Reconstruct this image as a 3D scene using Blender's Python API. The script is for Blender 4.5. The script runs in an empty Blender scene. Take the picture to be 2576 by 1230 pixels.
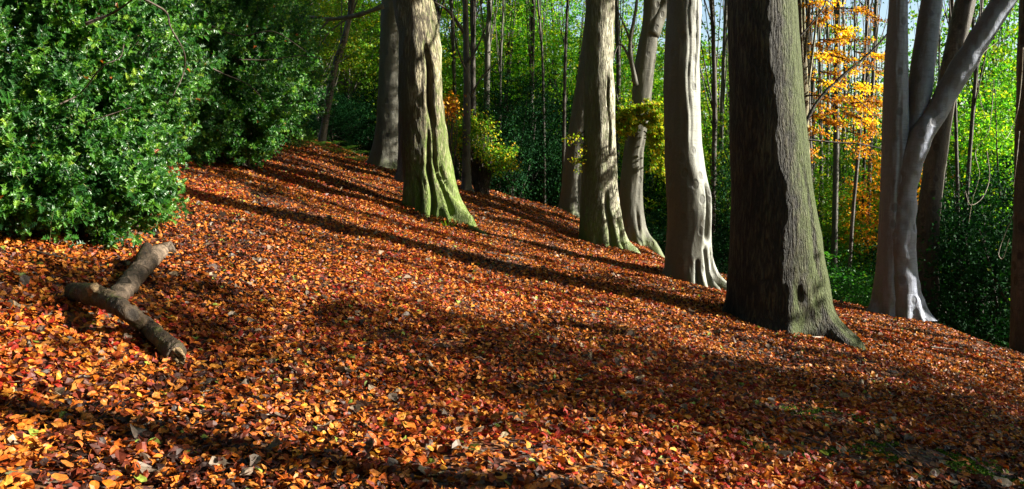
import bpy, math, random
import numpy as np
from mathutils import Vector, Matrix

# ------------------------------------------------------------------ camera, sky, sun
C = bpy.context.scene
COL = C.collection
F = 2000.0            # focal length in pixels of a 2576 px wide frame
CAMZ, PITCH = 1.55, math.radians(6.0)
cam_d = bpy.data.cameras.new('camera'); cam = bpy.data.objects.new('camera', cam_d); COL.objects.link(cam)
cam.location = (0, 0, CAMZ); cam.rotation_euler = (math.radians(90) - PITCH, 0, 0)
cam_d.sensor_width = 36; cam_d.lens = 36 * F / 2576; cam_d.clip_start = .05; cam_d.clip_end = 1000
C.camera = cam
SUN_EL, SUN_AZ = math.radians(24), math.radians(96)     # azimuth clockwise from +Y
W = bpy.data.worlds.new('World'); C.world = W; W.use_nodes = True
wn = W.node_tree; wn.nodes.clear()
sky = wn.nodes.new('ShaderNodeTexSky'); sky.sky_type = 'NISHITA'; sky.sun_disc = False
sky.sun_elevation = SUN_EL; sky.sun_rotation = SUN_AZ; sky.dust_density = 1.0; sky.air_density = 1.0
bg = wn.nodes.new('ShaderNodeBackground'); bg.inputs[1].default_value = .055
wo = wn.nodes.new('ShaderNodeOutputWorld')
wn.links.new(sky.outputs[0], bg.inputs[0]); wn.links.new(bg.outputs[0], wo.inputs[0])
sd = bpy.data.lights.new('sun', 'SUN'); sd.energy = 5.0; sd.angle = math.radians(.5); sd.color = (1, .93, .80)
sun = bpy.data.objects.new('sun', sd); COL.objects.link(sun)
SV = Vector((math.sin(SUN_AZ) * math.cos(SUN_EL), math.cos(SUN_AZ) * math.cos(SUN_EL), math.sin(SUN_EL)))
sun.rotation_euler = SV.to_track_quat('Z', 'Y').to_euler(); sun.location = (30, 0, 20)
C.view_settings.view_transform = 'Standard'; C.view_settings.look = 'None'
C.view_settings.exposure = 1.95; C.view_settings.gamma = 1
cy = C.cycles
cy.max_bounces = 6; cy.diffuse_bounces = 3; cy.glossy_bounces = 2; cy.transmission_bounces = 3; cy.transparent_max_bounces = 4
cy.caustics_reflective = False; cy.caustics_refractive = False

# ------------------------------------------------------------------ helpers
rs = np.random.RandomState(7)
def at(px, py, Y):
    """world point at forward distance Y seen at (px,py) of the 2576x1230 frame"""
    a, b = (px - 1288) / F, (615 - py) / F
    d = np.array([a, math.cos(PITCH) + b * math.sin(PITCH), -math.sin(PITCH) + b * math.cos(PITCH)])
    return np.array([0, 0, CAMZ]) + d * (Y / d[1])
def hsh(i, j, k, seed):
    n = (i * 374761393 + j * 668265263 + k * 2147483647 + seed * 974711) & 0xffffffff
    n = ((n ^ (n >> 13)) * 1274126177) & 0xffffffff
    n = ((n ^ (n >> 15)) * 2246822519) & 0xffffffff
    return ((n ^ (n >> 16)) & 0xffff) / 32767.5 - 1
def noise(p, seed=0):
    p = np.asarray(p, float); f = np.floor(p); i = f.astype(np.int64); u = p - f; u = u * u * (3 - 2 * u)
    r = 0
    for a in (0, 1):
        for b in (0, 1):
            for c in (0, 1):
                w = (u[..., 0] if a else 1 - u[..., 0]) * (u[..., 1] if b else 1 - u[..., 1]) * (u[..., 2] if c else 1 - u[..., 2])
                r = r + w * hsh(i[..., 0] + a, i[..., 1] + b, i[..., 2] + c, seed)
    return r
def fbm(p, seed=0, o=3):
    return sum(noise(np.asarray(p) * 2 ** k, seed + k) * .5 ** k for k in range(o))
def mesh_obj(name, V, Fs, mat, parent=None, attr=None, smooth=True):
    """Fs: list of (k, faces[n,k]) or an int array"""
    me = bpy.data.meshes.new(name); V = np.asarray(V, np.float32)
    if isinstance(Fs, np.ndarray): Fs = [Fs]
    me.vertices.add(len(V)); me.vertices.foreach_set('co', V.ravel())
    loops = np.concatenate([f.ravel() for f in Fs]).astype(np.int32)
    tot = np.concatenate([np.full(len(f), f.shape[1]) for f in Fs]); st = np.concatenate([[0], np.cumsum(tot)[:-1]]).astype(np.int32)
    me.loops.add(len(loops)); me.loops.foreach_set('vertex_index', loops)
    me.polygons.add(len(st)); me.polygons.foreach_set('loop_start', st)
    if attr is not None:
        a = me.attributes.new('rnd', 'FLOAT', 'FACE'); a.data.foreach_set('value', np.asarray(attr, np.float32))
    me.update(calc_edges=True)
    me.polygons.foreach_set('use_smooth', np.full(len(st), smooth))
    me.materials.append(mat)
    o = bpy.data.objects.new(name, me); COL.objects.link(o)
    if parent: o.parent = parent
    return o
def tag(o, label, cat, group=None, kind=None):
    if label: o['label'] = label
    if cat: o['category'] = cat
    if group: o['group'] = group
    if kind: o['kind'] = kind
    return o
def thing(name, loc, label, cat, group=None):
    o = bpy.data.objects.new(name, None); COL.objects.link(o); o.location = loc; o.empty_display_size = .2
    return tag(o, label, cat, group)
class MB:
    def __init__(s): s.V = []; s.F = {}; s.n = 0; s.A = {}
    def add(s, V, Fc, a=0.0):
        k = Fc.shape[1]; s.F.setdefault(k, []).append(Fc + s.n); s.V.append(V); s.n += len(V)
        s.A.setdefault(k, []).append(np.broadcast_to(np.asarray(a, float), (len(Fc),)))
    def build(s, name, mat, parent=None, smooth=True, origin=None):
        V = np.concatenate(s.V)
        if origin is not None: V = V - np.asarray(origin)
        ks = sorted(s.F)
        return mesh_obj(name, V, [np.concatenate(s.F[k]) for k in ks], mat, parent, np.concatenate([np.concatenate(s.A[k]) for k in ks]), smooth)
def resample(P, R, n):
    P = np.asarray(P, float); R = np.asarray(R, float); L = np.concatenate([[0], np.cumsum(np.linalg.norm(np.diff(P, axis=0), axis=1))])
    # Catmull-Rom through the points
    t = np.linspace(0, L[-1], n); out = np.zeros((n, 3)); m = np.zeros_like(P)
    m[1:-1] = (P[2:] - P[:-2]) / (L[2:] - L[:-2])[:, None]; m[0] = (P[1] - P[0]) / (L[1] - L[0]); m[-1] = (P[-1] - P[-2]) / (L[-1] - L[-2])
    i = np.clip(np.searchsorted(L, t, 'right') - 1, 0, len(P) - 2); h = (L[i + 1] - L[i]); u = ((t - L[i]) / h)
    U = u[:, None]; H = h[:, None]
    out = (2*U**3-3*U**2+1)*P[i] + (U**3-2*U**2+U)*H*m[i] + (-2*U**3+3*U**2)*P[i+1] + (U**3-U**2)*H*m[i+1]
    return out, np.interp(t, L, R)
def tube(P, R, seg=8, n=None, rough=0, seed=0, freq=6, cap=True):
    if n: P, R = resample(P, R, n)
    P = np.asarray(P, float); R = np.asarray(R, float); T = np.gradient(P, axis=0); T /= np.linalg.norm(T, axis=1)[:, None] + 1e-9
    ref = np.array([.13, .97, .2]); 
    if abs(T[0] @ ref) > .9: ref = np.array([1., 0, 0])
    A = np.cross(T, ref); A /= np.linalg.norm(A, axis=1)[:, None] + 1e-9; B = np.cross(T, A)
    th = np.linspace(0, 2 * np.pi, seg, endpoint=False)
    D = np.cos(th)[None, :, None] * A[:, None] + np.sin(th)[None, :, None] * B[:, None]
    V = P[:, None] + D * R[:, None, None]
    if rough: V = V + D * (R[:, None] * rough * fbm(V * freq, seed, 3))[..., None]
    m = len(P); V = V.reshape(-1, 3)
    i = np.arange(m - 1)[:, None] * seg; j = np.arange(seg)[None]; k = (j + 1) % seg
    Q = np.stack([i + j, i + k, i + seg + k, i + seg + j], -1).reshape(-1, 4)
    if cap:
        V = np.concatenate([V, P[:1], P[-1:]]); a, b = m * seg, m * seg + 1; j = np.arange(seg); k = (j + 1) % seg
        Tr = np.concatenate([np.stack([k, j, np.full(seg, a)], -1), np.stack([(m-1)*seg + j, (m-1)*seg + k, np.full(seg, b)], -1)])
        return V, Q, Tr
    return V, Q, None
def add_tube(mb, *a, val=0., **k):
    V, Q, T = tube(*a, **k)
    n0 = mb.n; mb.add(V, Q, val)
    if T is not None: mb.F.setdefault(3, []).append(T + n0); mb.A.setdefault(3, []).append(np.full(len(T), float(val)))
def frames(nrm, spin):
    n = nrm / (np.linalg.norm(nrm, axis=1)[:, None] + 1e-9)
    r = np.where(np.abs(n[:, 2:3]) > .9, np.array([[1., 0, 0]]), np.array([[0, 0, 1.]]))
    t = np.cross(r, n); t /= np.linalg.norm(t, axis=1)[:, None]; b = np.cross(n, t)
    c, s = np.cos(spin)[:, None], np.sin(spin)[:, None]
    return np.stack([t * c + b * s, -t * s + b * c, n], -1)       # columns: leaf length, width, normal
def frames_dir(d, nrm):
    d = d / (np.linalg.norm(d, axis=1)[:, None] + 1e-9); b = np.cross(nrm, d); b /= np.linalg.norm(b, axis=1)[:, None] + 1e-9
    return np.stack([d, b, np.cross(d, b)], -1)
def put(mb, temps, pos, Rm, sc, rnd):
    which = rs.randint(0, len(temps), len(pos))
    for k, (TV, TF) in enumerate(temps):
        s = which == k
        if not s.any(): continue
        p, R, q = pos[s], Rm[s], np.asarray(sc)[s]
        V = p[:, None] + np.einsum('nij,vj->nvi', R, TV) * q[:, None, None]
        Fc = (TF[None] + (np.arange(len(p)) * len(TV))[:, None, None]).reshape(-1, TF.shape[1])
        mb.add(V.reshape(-1, 3), Fc, np.repeat(rnd[s], len(TF)))
def beech_leaf(curl, cup, twist, rag=0, wide=.62):
    ts = [0, .13, .45, .8, 1.]; ws = [.12, .72, 1, .74, .08]
    V = []
    for t, w in zip(ts, ws):
        for s in (-1, 0, 1):
            x = t - .5; y = s * w * wide / 2 * (1 + rag * rs.uniform(-1, 1)); z = cup * abs(s) * w * .22 + curl * (x * x - .1) * 1.0 + twist * s * x * w * .5
            z += rag * rs.uniform(-.12, .12)
            V.append((x, y, z))
    V = np.array(V); Q = []
    for i in range(4):
        for j in (0, 1): a = i * 3 + j; Q.append((a, a + 3, a + 4, a + 1))
    return V, np.array(Q)
def simple_leaf(cup=.2, w=.6):
    return np.array([(-.5, 0, 0), (0, -w / 2, cup * .5), (.5, 0, -.06), (0, w / 2, cup * .5), (0, 0, 0.)]), np.array([(0, 1, 4), (1, 2, 4), (2, 3, 4), (3, 0, 4)])
def holly_leaf():
    up = [(-.5, 0), (-.36, .14), (-.30, .30), (-.14, .15), (-.04, .34), (.10, .15), (.22, .28), (.30, .10), (.5, 0)]
    V = []; mid = []
    for x, y in up: V.append((x, y, abs(y) * .45 + (.12 if y > .25 else 0) - x * x * .35))
    for x, y in up: V.append((x, -y, abs(y) * .45 + (.12 if y > .25 else 0) - x * x * .35))
    for x, y in up: V.append((x, 0, -x * x * .35))
    Q = []
    for i in range(8): Q += [(18 + i, 19 + i, i + 1, i), (19 + i, 18 + i, 9 + i, 10 + i)]
    return np.array(V), np.array(Q)
LITTER = [beech_leaf(c, u, t, .42) for c, u, t in [(.3, .5, .3), (-.4, .3, -.5), (.7, -.4, .5), (.2, 1.2, -.3), (-.2, -.6, .6), (1.3, .3, 0), (.1, .2, .2), (-.8, .7, .4), (0, -.3, -.3), (.2, 0, .7)]]
FAR = [simple_leaf(.5), simple_leaf(-.5), simple_leaf(.9, .5), simple_leaf(.1, .7)]
HOLLY = [holly_leaf()]

# ------------------------------------------------------------------ materials
class NT:
    def __init__(s, name):
        s.m = bpy.data.materials.new(name); s.m.use_nodes = True; s.t = s.m.node_tree; s.t.nodes.clear()
    def n(s, typ, **k):
        x = s.t.nodes.new('ShaderNode' + typ)
        for a, v in k.items():
            if a.startswith('i_'):
                key = a[2:]; key = int(key) if key.isdigit() else key.replace('_', ' ')
                if hasattr(v, 'is_output') or isinstance(v, bpy.types.NodeSocket): s.t.links.new(v, x.inputs[key])
                else: x.inputs[key].default_value = v
            else: setattr(x, a, v)
        return x
    def ramp(s, fac, stops, interp='LINEAR'):
        r = s.n('ValToRGB'); e = r.color_ramp.elements; r.color_ramp.interpolation = interp
        while len(e) < len(stops): e.new(.5)
        for q, (p, c) in zip(e, stops): q.position = p; q.color = (*c, 1) if len(c) == 3 else c
        s.t.links.new(fac, r.inputs[0]); return r.outputs[0]
    def mix(s, fac, a, b, mode='MIX'):
        x = s.n('Mix', data_type='RGBA', blend_type=mode)
        for sock, v in ((x.inputs[0], fac), (x.inputs[6], a), (x.inputs[7], b)):
            if isinstance(v, bpy.types.NodeSocket): s.t.links.new(v, sock)
            else: sock.default_value = v if not isinstance(v, tuple) or len(v) == 4 else (*v, 1)
        return x.outputs[2]
    def math(s, op, a, b=0., c=None):
        x = s.n('Math', operation=op)
        for sock, v in zip(x.inputs, (a, b) if c is None else (a, b, c)):
            if isinstance(v, bpy.types.NodeSocket): s.t.links.new(v, sock)
            else: sock.default_value = v
        return x.outputs[0]
    def noise(s, vec, scale, detail=4, rough=.6, dist=0):
        x = s.n('TexNoise', i_Scale=scale, i_Detail=detail, i_Roughness=rough, i_Distortion=dist, i_Vector=vec); return x.outputs[0]
    def coords(s, scale=(1, 1, 1), src='Object'):
        tc = s.n('TexCoord'); mp = s.n('Mapping', i_Vector=tc.outputs[src], i_Scale=scale); return mp.outputs[0]
    def out(s, sh): o = s.n('OutputMaterial'); s.t.links.new(sh, o.inputs[0]); return s.m
def leaf_mat(name, stops, transl=.4, rough=.45, spec=.4, tint=(1, 1, 1), mottled=0):
    N = NT(name); a = N.n('Attribute', attribute_name='rnd')
    col = N.ramp(a.outputs['Fac'], stops)
    oi = N.n('ObjectInfo'); v = N.n('MapRange', i_Value=oi.outputs['Random'], i_3=.65, i_4=1.4); col = N.mix(1., col, v.outputs[0], 'MULTIPLY') if not mottled else col
    if mottled:
        f = N.noise(N.coords(), 60, 2); col = N.mix(N.ramp(f, [(.4, (0, 0, 0)), (.65, (mottled,) * 3)]), col, N.mix(1., col, (.55, .42, .4), 'MULTIPLY'))
    p = N.n('BsdfPrincipled', i_Roughness=rough, i_Base_Color=col); p.inputs['Specular IOR Level'].default_value = spec
    sh = p.outputs[0]
    if transl:
        t = N.n('BsdfTranslucent', i_Color=N.mix(1., col, tint, 'MULTIPLY'))
        sh = N.n('MixShader', i_0=transl, i_1=sh, i_2=t.outputs[0]).outputs[0]
    return N.out(sh)
M = {}
LIT = [(0, (.020, .008, .005)), (.16, (.07, .017, .008)), (.30, (.17, .028, .009)), (.42, (.40, .082, .010)), (.54, (.58, .165, .012)), (.65, (.42, .16, .03)),
       (.74, (.55, .21, .035)), (.81, (.70, .32, .03)), (.86, (.30, .018, .008)), (.91, (.10, .08, .065)), (.95, (.22, .17, .12)), (.98, (.38, .30, .19)), (1, (.25, .34, .05))]
M['litter'] = leaf_mat('beech_litter', LIT, .22, .5, .3, mottled=.8)
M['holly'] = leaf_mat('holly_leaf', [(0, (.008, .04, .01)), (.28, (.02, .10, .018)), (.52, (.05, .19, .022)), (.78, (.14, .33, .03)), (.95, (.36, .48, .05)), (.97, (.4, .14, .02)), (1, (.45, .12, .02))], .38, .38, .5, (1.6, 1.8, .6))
M['holly_shaded'] = leaf_mat('shaded_holly_leaf', [(0, (.004, .02, .008)), (.7, (.008, .05, .014)), (.95, (.03, .12, .02)), (1, (.3, .2, .02))], .15, .7, .08, (1.5, 1.6, .6))  # holly copy darkened in colour to stand in for deep shade
M['green'] = leaf_mat('green_leaf', [(0, (.015, .075, .01)), (.38, (.06, .23, .014)), (.7, (.22, .40, .014)), (1, (.52, .40, .02))], .58, .5, .3, (1.3, 1.5, .8))
M['yellowgreen'] = leaf_mat('yellow_green_leaf', [(0, (.04, .14, .01)), (.5, (.11, .26, .012)), (.82, (.34, .36, .015)), (1, (.6, .32, .02))], .5, .5, .3, (1.3, 1.4, .8))
M['bright_yg'] = leaf_mat('bright_yellow_green_leaf', [(0, (.10, .24, .015)), (.4, (.26, .40, .02)), (.75, (.55, .52, .03)), (1, (.7, .42, .03))], .6, .5, .2, (1.4, 1.5, .8))
M['gold'] = leaf_mat('golden_leaf', [(0, (.30, .30, .02)), (.4, (.62, .45, .02)), (.8, (.75, .42, .02)), (1, (.7, .28, .02))], .6, .5, .2, (1.3, 1.3, .8))
M['orange'] = leaf_mat('orange_leaf', [(0, (.25, .07, .01)), (.4, (.55, .2, .012)), (.7, (.75, .38, .02)), (.9, (.6, .45, .03)), (1, (.2, .3, .02))], .5, .5, .3, (1.3, 1.3, .8))
M['bush'] = leaf_mat('bush_leaf', [(0, (.008, .05, .01)), (.5, (.02, .11, .012)), (.85, (.06, .2, .015)), (1, (.2, .2, .02))], .4, .5, .3, (1.4, 1.5, .7))
M['fern'] = leaf_mat('fern_leaf', [(0, (.05, .2, .02)), (.7, (.12, .34, .025)), (1, (.25, .2, .03))], .35, .5, .3)
M['moss'] = leaf_mat('moss', [(0, (.02, .045, .006)), (.6, (.06, .14, .012)), (1, (.14, .22, .02))], .1, .8, .1)

def bark(name, c0, c1, c2, moss=0., moss_c=(.09, .16, .015), side=0., low=0., rough=False, bump=.5, rings=0., height=1.4, dark=.5, algae=0., algae_shade_c=(.075, .065, .038)):
    """c0 crevice, c1 mid, c2 light; moss: overall cover; side: more on the +x side; low: more near the base"""
    N = NT(name); o = N.coords()
    sep = N.n('SeparateXYZ', i_Vector=o)
    big = N.noise(N.coords((1, 1, .35)), 2.2, 5, .65)
    if rough:
        # long furrows: stretched ridged noise broken by cells
        v = N.n('TexVoronoi', feature='DISTANCE_TO_EDGE', i_Scale=46., i_Vector=N.mix(.03, N.coords((1, 1, .17)), N.n('TexNoise', i_Scale=9., i_Vector=o).outputs[1]))
        f = N.noise(N.coords((1, 1, .16)), 34, 5, .75)
        rg = N.math('ABSOLUTE', N.math('SUBTRACT', N.noise(N.coords((1, 1, .14)), 22, 2, .5, .5), .5))
        rg2 = N.math('ABSOLUTE', N.math('SUBTRACT', N.noise(N.coords((1, 1, .22)), 48, 2, .5, .4), .5))
        h = N.math('ADD', N.math('ADD', N.math('MULTIPLY', N.math('MINIMUM', rg, .14), 3.2), N.math('MULTIPLY', N.math('MINIMUM', rg2, .12), 1.6)), N.math('ADD', N.math('MULTIPLY', f, .35), N.math('MULTIPLY', N.math('MINIMUM', v.outputs[0], .1), .6)))
    else:
        f = N.noise(N.coords((1, 1, .3)), 22, 5, .75)
        r = N.noise(N.coords((.5, .5, 4.5)), 2.6, 4, .75, .5)
        h = N.math('ADD', N.math('MULTIPLY', f, .8 if rings < .3 else .45), N.math('MULTIPLY', N.ramp(r, [(.60, (0, 0, 0)), (.68, (1, 1, 1))]), -rings * .7))
    col = N.ramp(N.math('ADD', N.math('MULTIPLY', h, .6 if not rough else .42), N.math('MULTIPLY', big, .55)), [(.44, c0), (.57, c1), (.72, c2)])
    if not rough:   # lichen blotches and dark stains
        bl = N.noise(N.coords((1, 1, .6)), 7, 6, .7, .6)
        col = N.mix(N.ramp(bl, [(.54, (0, 0, 0)), (.62, (dark,) * 3)]), col, tuple(x * .35 for x in c1))
        ck = N.n('TexVoronoi', feature='DISTANCE_TO_EDGE', i_Scale=3.2, i_Vector=N.mix(.1, N.coords((.35, .35, 2.2)), N.n('TexNoise', i_Scale=6., i_Vector=o).outputs[1]))
        col = N.mix(N.math('MULTIPLY', N.ramp(ck.outputs[0], [(.0, (1, 1, 1)), (.035, (0, 0, 0))]), min(1, rings)), col, tuple(x * .4 for x in c0))
    if not rough:
        mk1 = N.noise(N.coords((1.2, 1.2, 11)), 4, 3, .6, .8); mk2 = N.noise(N.coords((1, 1, .10)), 9, 5, .75); sp = N.n('TexVoronoi', i_Scale=5.5, i_Vector=N.coords((1, 1, .7)))
        col = N.mix(N.ramp(mk1, [(.575, (0, 0, 0)), (.62, (.7,) * 3)]), col, tuple(x * .28 for x in c1))
        col = N.mix(N.ramp(mk2, [(.48, (0, 0, 0)), (.60, (.6,) * 3)]), col, tuple(x * .45 for x in c1))
        sr = N.n('SeparateColor', i_Color=sp.outputs[1]).outputs[0]; km = N.math('MULTIPLY', N.ramp(sp.outputs[0], [(.26, (.9,) * 3), (.38, (0, 0, 0))]), N.math('GREATER_THAN', sr, .62))
        col = N.mix(km, col, tuple(x * .2 for x in c1)); h = N.math('SUBTRACT', h, N.math('MULTIPLY', km, .8))
        h = N.math('ADD', h, N.math('MULTIPLY', mk2, .9))
    if algae:  # algae tint that also paints shade onto the side away from the sun
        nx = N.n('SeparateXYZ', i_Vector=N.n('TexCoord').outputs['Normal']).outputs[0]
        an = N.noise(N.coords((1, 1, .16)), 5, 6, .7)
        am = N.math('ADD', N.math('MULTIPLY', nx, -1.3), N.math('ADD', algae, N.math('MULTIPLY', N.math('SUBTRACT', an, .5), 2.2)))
        col = N.mix(N.n('Clamp', i_Value=N.math('MULTIPLY', am, .9)).outputs[0], col, N.mix(.93, col, N.mix(N.noise(o, 30, 4), tuple(x * .6 for x in algae_shade_c), tuple(x * 1.5 for x in algae_shade_c))))
    if moss or low or side:
        nx = N.n('SeparateXYZ', i_Vector=N.n('TexCoord').outputs['Normal']).outputs[0]
        a = N.math('ADD', N.math('MULTIPLY', nx, side), moss)
        lowf = N.math('MULTIPLY', N.math('SUBTRACT', 1., N.math('DIVIDE', sep.outputs[2], height)), low)
        a = N.math('ADD', a, N.math('MAXIMUM', lowf, 0.))
        mn = N.noise(N.coords((1, 1, .5)), 9, 6, .75)
        a = N.math('ADD', a, N.math('MULTIPLY', N.math('SUBTRACT', mn, .5), 1.9)); a = N.math('MULTIPLY', a, 1.6)
        mk = N.n('Clamp', i_Value=a).outputs[0]
        mc = N.mix(N.noise(o, 40, 3), tuple(x * .35 for x in moss_c), tuple(x * 1.6 for x in moss_c))
        col = N.mix(mk, col, N.mix(.3, mc, col))
    b = N.n('Bump', i_Strength=bump, i_Distance=.03, i_Height=h)
    b2 = N.n('Bump', i_Strength=.35, i_Distance=.01, i_Height=N.noise(o, 90, 4, .7), i_Normal=b.outputs[0])
    p = N.n('BsdfPrincipled', i_Base_Color=col, i_Roughness=.72 if rough else .6, i_Normal=b2.outputs[0]); p.inputs['Specular IOR Level'].default_value = .3
    return N.out(p.outputs[0])
M['bark_mossy'] = bark('mossy_beech_bark', (.05, .04, .025), (.24, .21, .13), (.50, .47, .34), -.12, (.085, .16, .006), .3, .8, rough=True, bump=.8, height=2.2, algae=.35, algae_shade_c=(.05, .036, .018))
M['bark_grey'] = bark('grey_beech_bark', (.08, .078, .06), (.27, .265, .215), (.46, .45, .39), -.35, (.10, .14, .03), .0, .75, bump=.6, rings=.45, height=.7, algae=.2, algae_shade_c=(.075, .075, .035))
M['bark_silver'] = bark('silver_beech_bark', (.24, .25, .22), (.50, .52, .49), (.66, .68, .66), -.5, (.09, .12, .03), .0, .7, bump=.5, rings=.3, height=.6, dark=.3, algae=.75, algae_shade_c=(.055, .048, .028))
M['bark_rough'] = bark('furrowed_beech_bark', (.07, .06, .04), (.30, .29, .21), (.60, .59, .51), -.02, (.10, .17, .02), .0, .5, rough=True, bump=.7, height=1.2, algae=.5, algae_shade_c=(.055, .058, .02))
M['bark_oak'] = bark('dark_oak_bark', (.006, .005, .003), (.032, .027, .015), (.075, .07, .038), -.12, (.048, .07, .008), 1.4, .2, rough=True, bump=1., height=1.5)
M['bark_skylit'] = bark('skylit_grey_bark', (.22, .25, .33), (.50, .56, .72), (.64, .70, .86), -.42, (.05, .08, .03), -.3, .45, bump=.5, rings=.4, height=1.8, algae=.2, algae_shade_c=(.065, .05, .045))  # blue-violet base carries the cool skylight on the shaded stems
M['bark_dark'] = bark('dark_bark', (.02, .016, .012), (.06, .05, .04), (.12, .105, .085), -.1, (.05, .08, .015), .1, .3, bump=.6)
M['bark_birch'] = bark('birch_bark', (.05, .04, .035), (.42, .38, .32), (.62, .58, .52), -.4, (.08, .12, .02), 0, .3, bump=.4, rings=.9)
M['bark_pole'] = bark('young_beech_bark', (.07, .065, .05), (.21, .20, .165), (.34, .33, .28), -.2, (.08, .12, .02), .1, .2, bump=.4, rings=.3)
M['log'] = bark('log_bark', (.012, .008, .005), (.07, .046, .026), (.22, .15, .085), -.12, (.08, .14, .010), -.1, .1, bump=1.)
M['log_pale'] = bark('weathered_log_bark', (.04, .03, .02), (.18, .13, .09), (.38, .29, .19), -.35, (.08, .13, .012), 0, .1, bump=1.)
M['twig'] = bark('twig_bark', (.03, .022, .017), (.10, .075, .055), (.2, .16, .12), bump=.4)
M['twig_green'] = bark('green_twig_bark', (.05, .06, .02), (.14, .16, .05), (.25, .25, .12), bump=.3)
M['twig_pale'] = bark('pale_twig_bark', (.2, .17, .13), (.42, .37, .29), (.6, .55, .45), bump=.3)
N = NT('broken_wood'); f = N.noise(N.coords((1, 1, 4)), 25, 5, .8)
M['wood'] = N.out(N.n('BsdfPrincipled', i_Roughness=.8, i_Base_Color=N.ramp(f, [(.35, (.05, .03, .015)), (.55, (.19, .125, .06)), (.75, (.38, .28, .16))]),
                      i_Normal=N.n('Bump', i_Strength=.8, i_Distance=.01, i_Height=f).outputs[0]).outputs[0])
N = NT('woodland_soil'); o = N.coords()
vo = N.n('TexVoronoi', i_Scale=27., i_Vector=N.mix(.03, o, N.n('TexNoise', i_Scale=12., i_Vector=o).outputs[1]))
vc = N.n('SeparateColor', i_Color=vo.outputs[1])
lc = N.ramp(vc.outputs[0], [(p, tuple(x * .28 for x in c)) for p, c in LIT])
soil = N.mix(N.noise(o, 30, 5), (.012, .009, .007), (.05, .034, .024))
pt = N.ramp(N.noise(o, 1.2, 4), [(.30, (0, 0, 0)), (.42, (1, 1, 1))])
ht = N.math('ADD', vo.outputs[0], N.math('MULTIPLY', N.noise(o, 45, 4), .5))
M['soil'] = N.out(N.n('BsdfPrincipled', i_Roughness=.9, i_Base_Color=N.mix(pt, soil, lc), i_Normal=N.n('Bump', i_Strength=.8, i_Distance=.03, i_Height=ht).outputs[0]).outputs[0])

# ------------------------------------------------------------------ ground
CT = [at(*c) for c in [
    (0, 1230, 2.9), (1288, 1230, 3.4), (2576, 1230, 4.3), (0, 900, 4.2), (430, 900, 4.7), (100, 720, 5.4), (380, 660, 6.4), (900, 900, 5.6), (1288, 800, 7.4), (1288, 960, 5.2),
    (1900, 1000, 6.3), (2400, 1050, 6.4), (1780, 790, 9.7), (2080, 830, 10.), (2060, 850, 9.6), (1720, 705, 13.9), (1520, 636, 18.9), (1600, 600, 21.2), (1440, 532, 25), (1080, 552, 15.9),
    (960, 424, 23), (1172, 478, 20.5), (2280, 800, 14), (2430, 850, 13.4), (2576, 896, 12.8), (2576, 980, 10), (2250, 900, 10.2),
    (0, 600, 6.2), (300, 600, 7.2), (400, 425, 12), (350, 335, 16), (650, 350, 23), (700, 600, 9.0), (700, 480, 12.6), (850, 370, 27), (1288, 640, 12.6), (1288, 560, 17), (2130, 772, 15), (1840, 690, 17.5)]]
CT += [np.array(c, float) for c in [(9, 20, -3.6), (16, 14, -4.0), (6, 23, -3.0), (3.4, 28, -2.4), (1, 31, -1.2), (20, 40, -9), (0, 50, -3.5), (-4, 34, .4), (-12, 30, 3.4), (-20, 25, 6), (-20, 10, 4.4),
       (-9, 9, 2.1), (-30, 50, 7), (40, 10, -9), (40, 60, -12), (0, -10, -.1), (-15, -5, 3), (12, -5, -2.6), (12, 5, -2.4), (0, 90, -4), (-40, 90, 8), (50, 100, -12), (-60, 0, 12), (70, 0, -14), (-80, 150, 14), (90, 150, -12), (0, 150, -4), (0, -40, 0)]]
CT = np.array(CT)
K = np.linalg.norm(CT[:, None, :2] - CT[None, :, :2], axis=2)
nC = len(CT); A = np.zeros((nC + 3, nC + 3)); A[:nC, :nC] = -K + np.eye(nC) * .5; A[:nC, nC] = 1; A[:nC, nC+1:] = CT[:, :2]; A[nC, :nC] = 1; A[nC+1:, :nC] = CT[:, :2].T
SOL = np.linalg.solve(A, np.concatenate([CT[:, 2], np.zeros(3)]))
def gz(x, y):
    x = np.asarray(x, float); y = np.asarray(y, float); sh = np.broadcast(x, y).shape
    X = np.broadcast_to(x, sh).ravel(); Yv = np.broadcast_to(y, sh).ravel(); out = np.empty(len(X))
    for s in range(0, len(X), 100000):
        a, b = X[s:s+100000], Yv[s:s+100000]
        out[s:s+100000] = -np.hypot(a[:, None] - CT[:, 0], b[:, None] - CT[:, 1]) @ SOL[:nC] + SOL[nC] + SOL[nC+1] * a + SOL[nC+2] * b
    p = np.stack([X, Yv, np.zeros_like(X)], -1)
    out += .065 * noise(p * .8, 3) + .025 * noise(p * 2.3, 4) + .010 * noise(p * 7, 5)
    return out.reshape(sh)
def axis(segs): return np.unique(np.concatenate([np.arange(a, b, s) for a, b, s in segs]))
gx = axis([(-140, -12, 2.), (-12, -6, .25), (-6, 8, .08), (8, 14, .25), (14, 140, 2.), ]); gy = axis([(-60, 1, 2.), (1, 14, .08), (14, 32, .2), (32, 60, 1), (60, 261, 4.)])
GX, GY = np.meshgrid(gx, gy); GZ = gz(GX, GY); nx_, ny_ = len(gx), len(gy)
i = (np.arange(ny_ - 1)[:, None] * nx_ + np.arange(nx_ - 1)[None]).ravel()
ground = mesh_obj('ground', np.stack([GX, GY, GZ], -1).reshape(-1, 3), np.stack([i, i + 1, i + nx_ + 1, i + nx_], -1), M['soil'])
tag(ground, 'woodland slope under the fallen leaves falling away to the right', None, None, 'structure')
def on(px, py, Y0=10.):
    """ground point seen at (px,py)"""
    lo, hi = 1.5, 60.; p = at(px, py, lo); 
    for Y in np.arange(2, 45, .05):
        q = at(px, py, Y)
        if q[2] <= gz(q[0], q[1]): return q
    return at(px, py, Y0)
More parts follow.
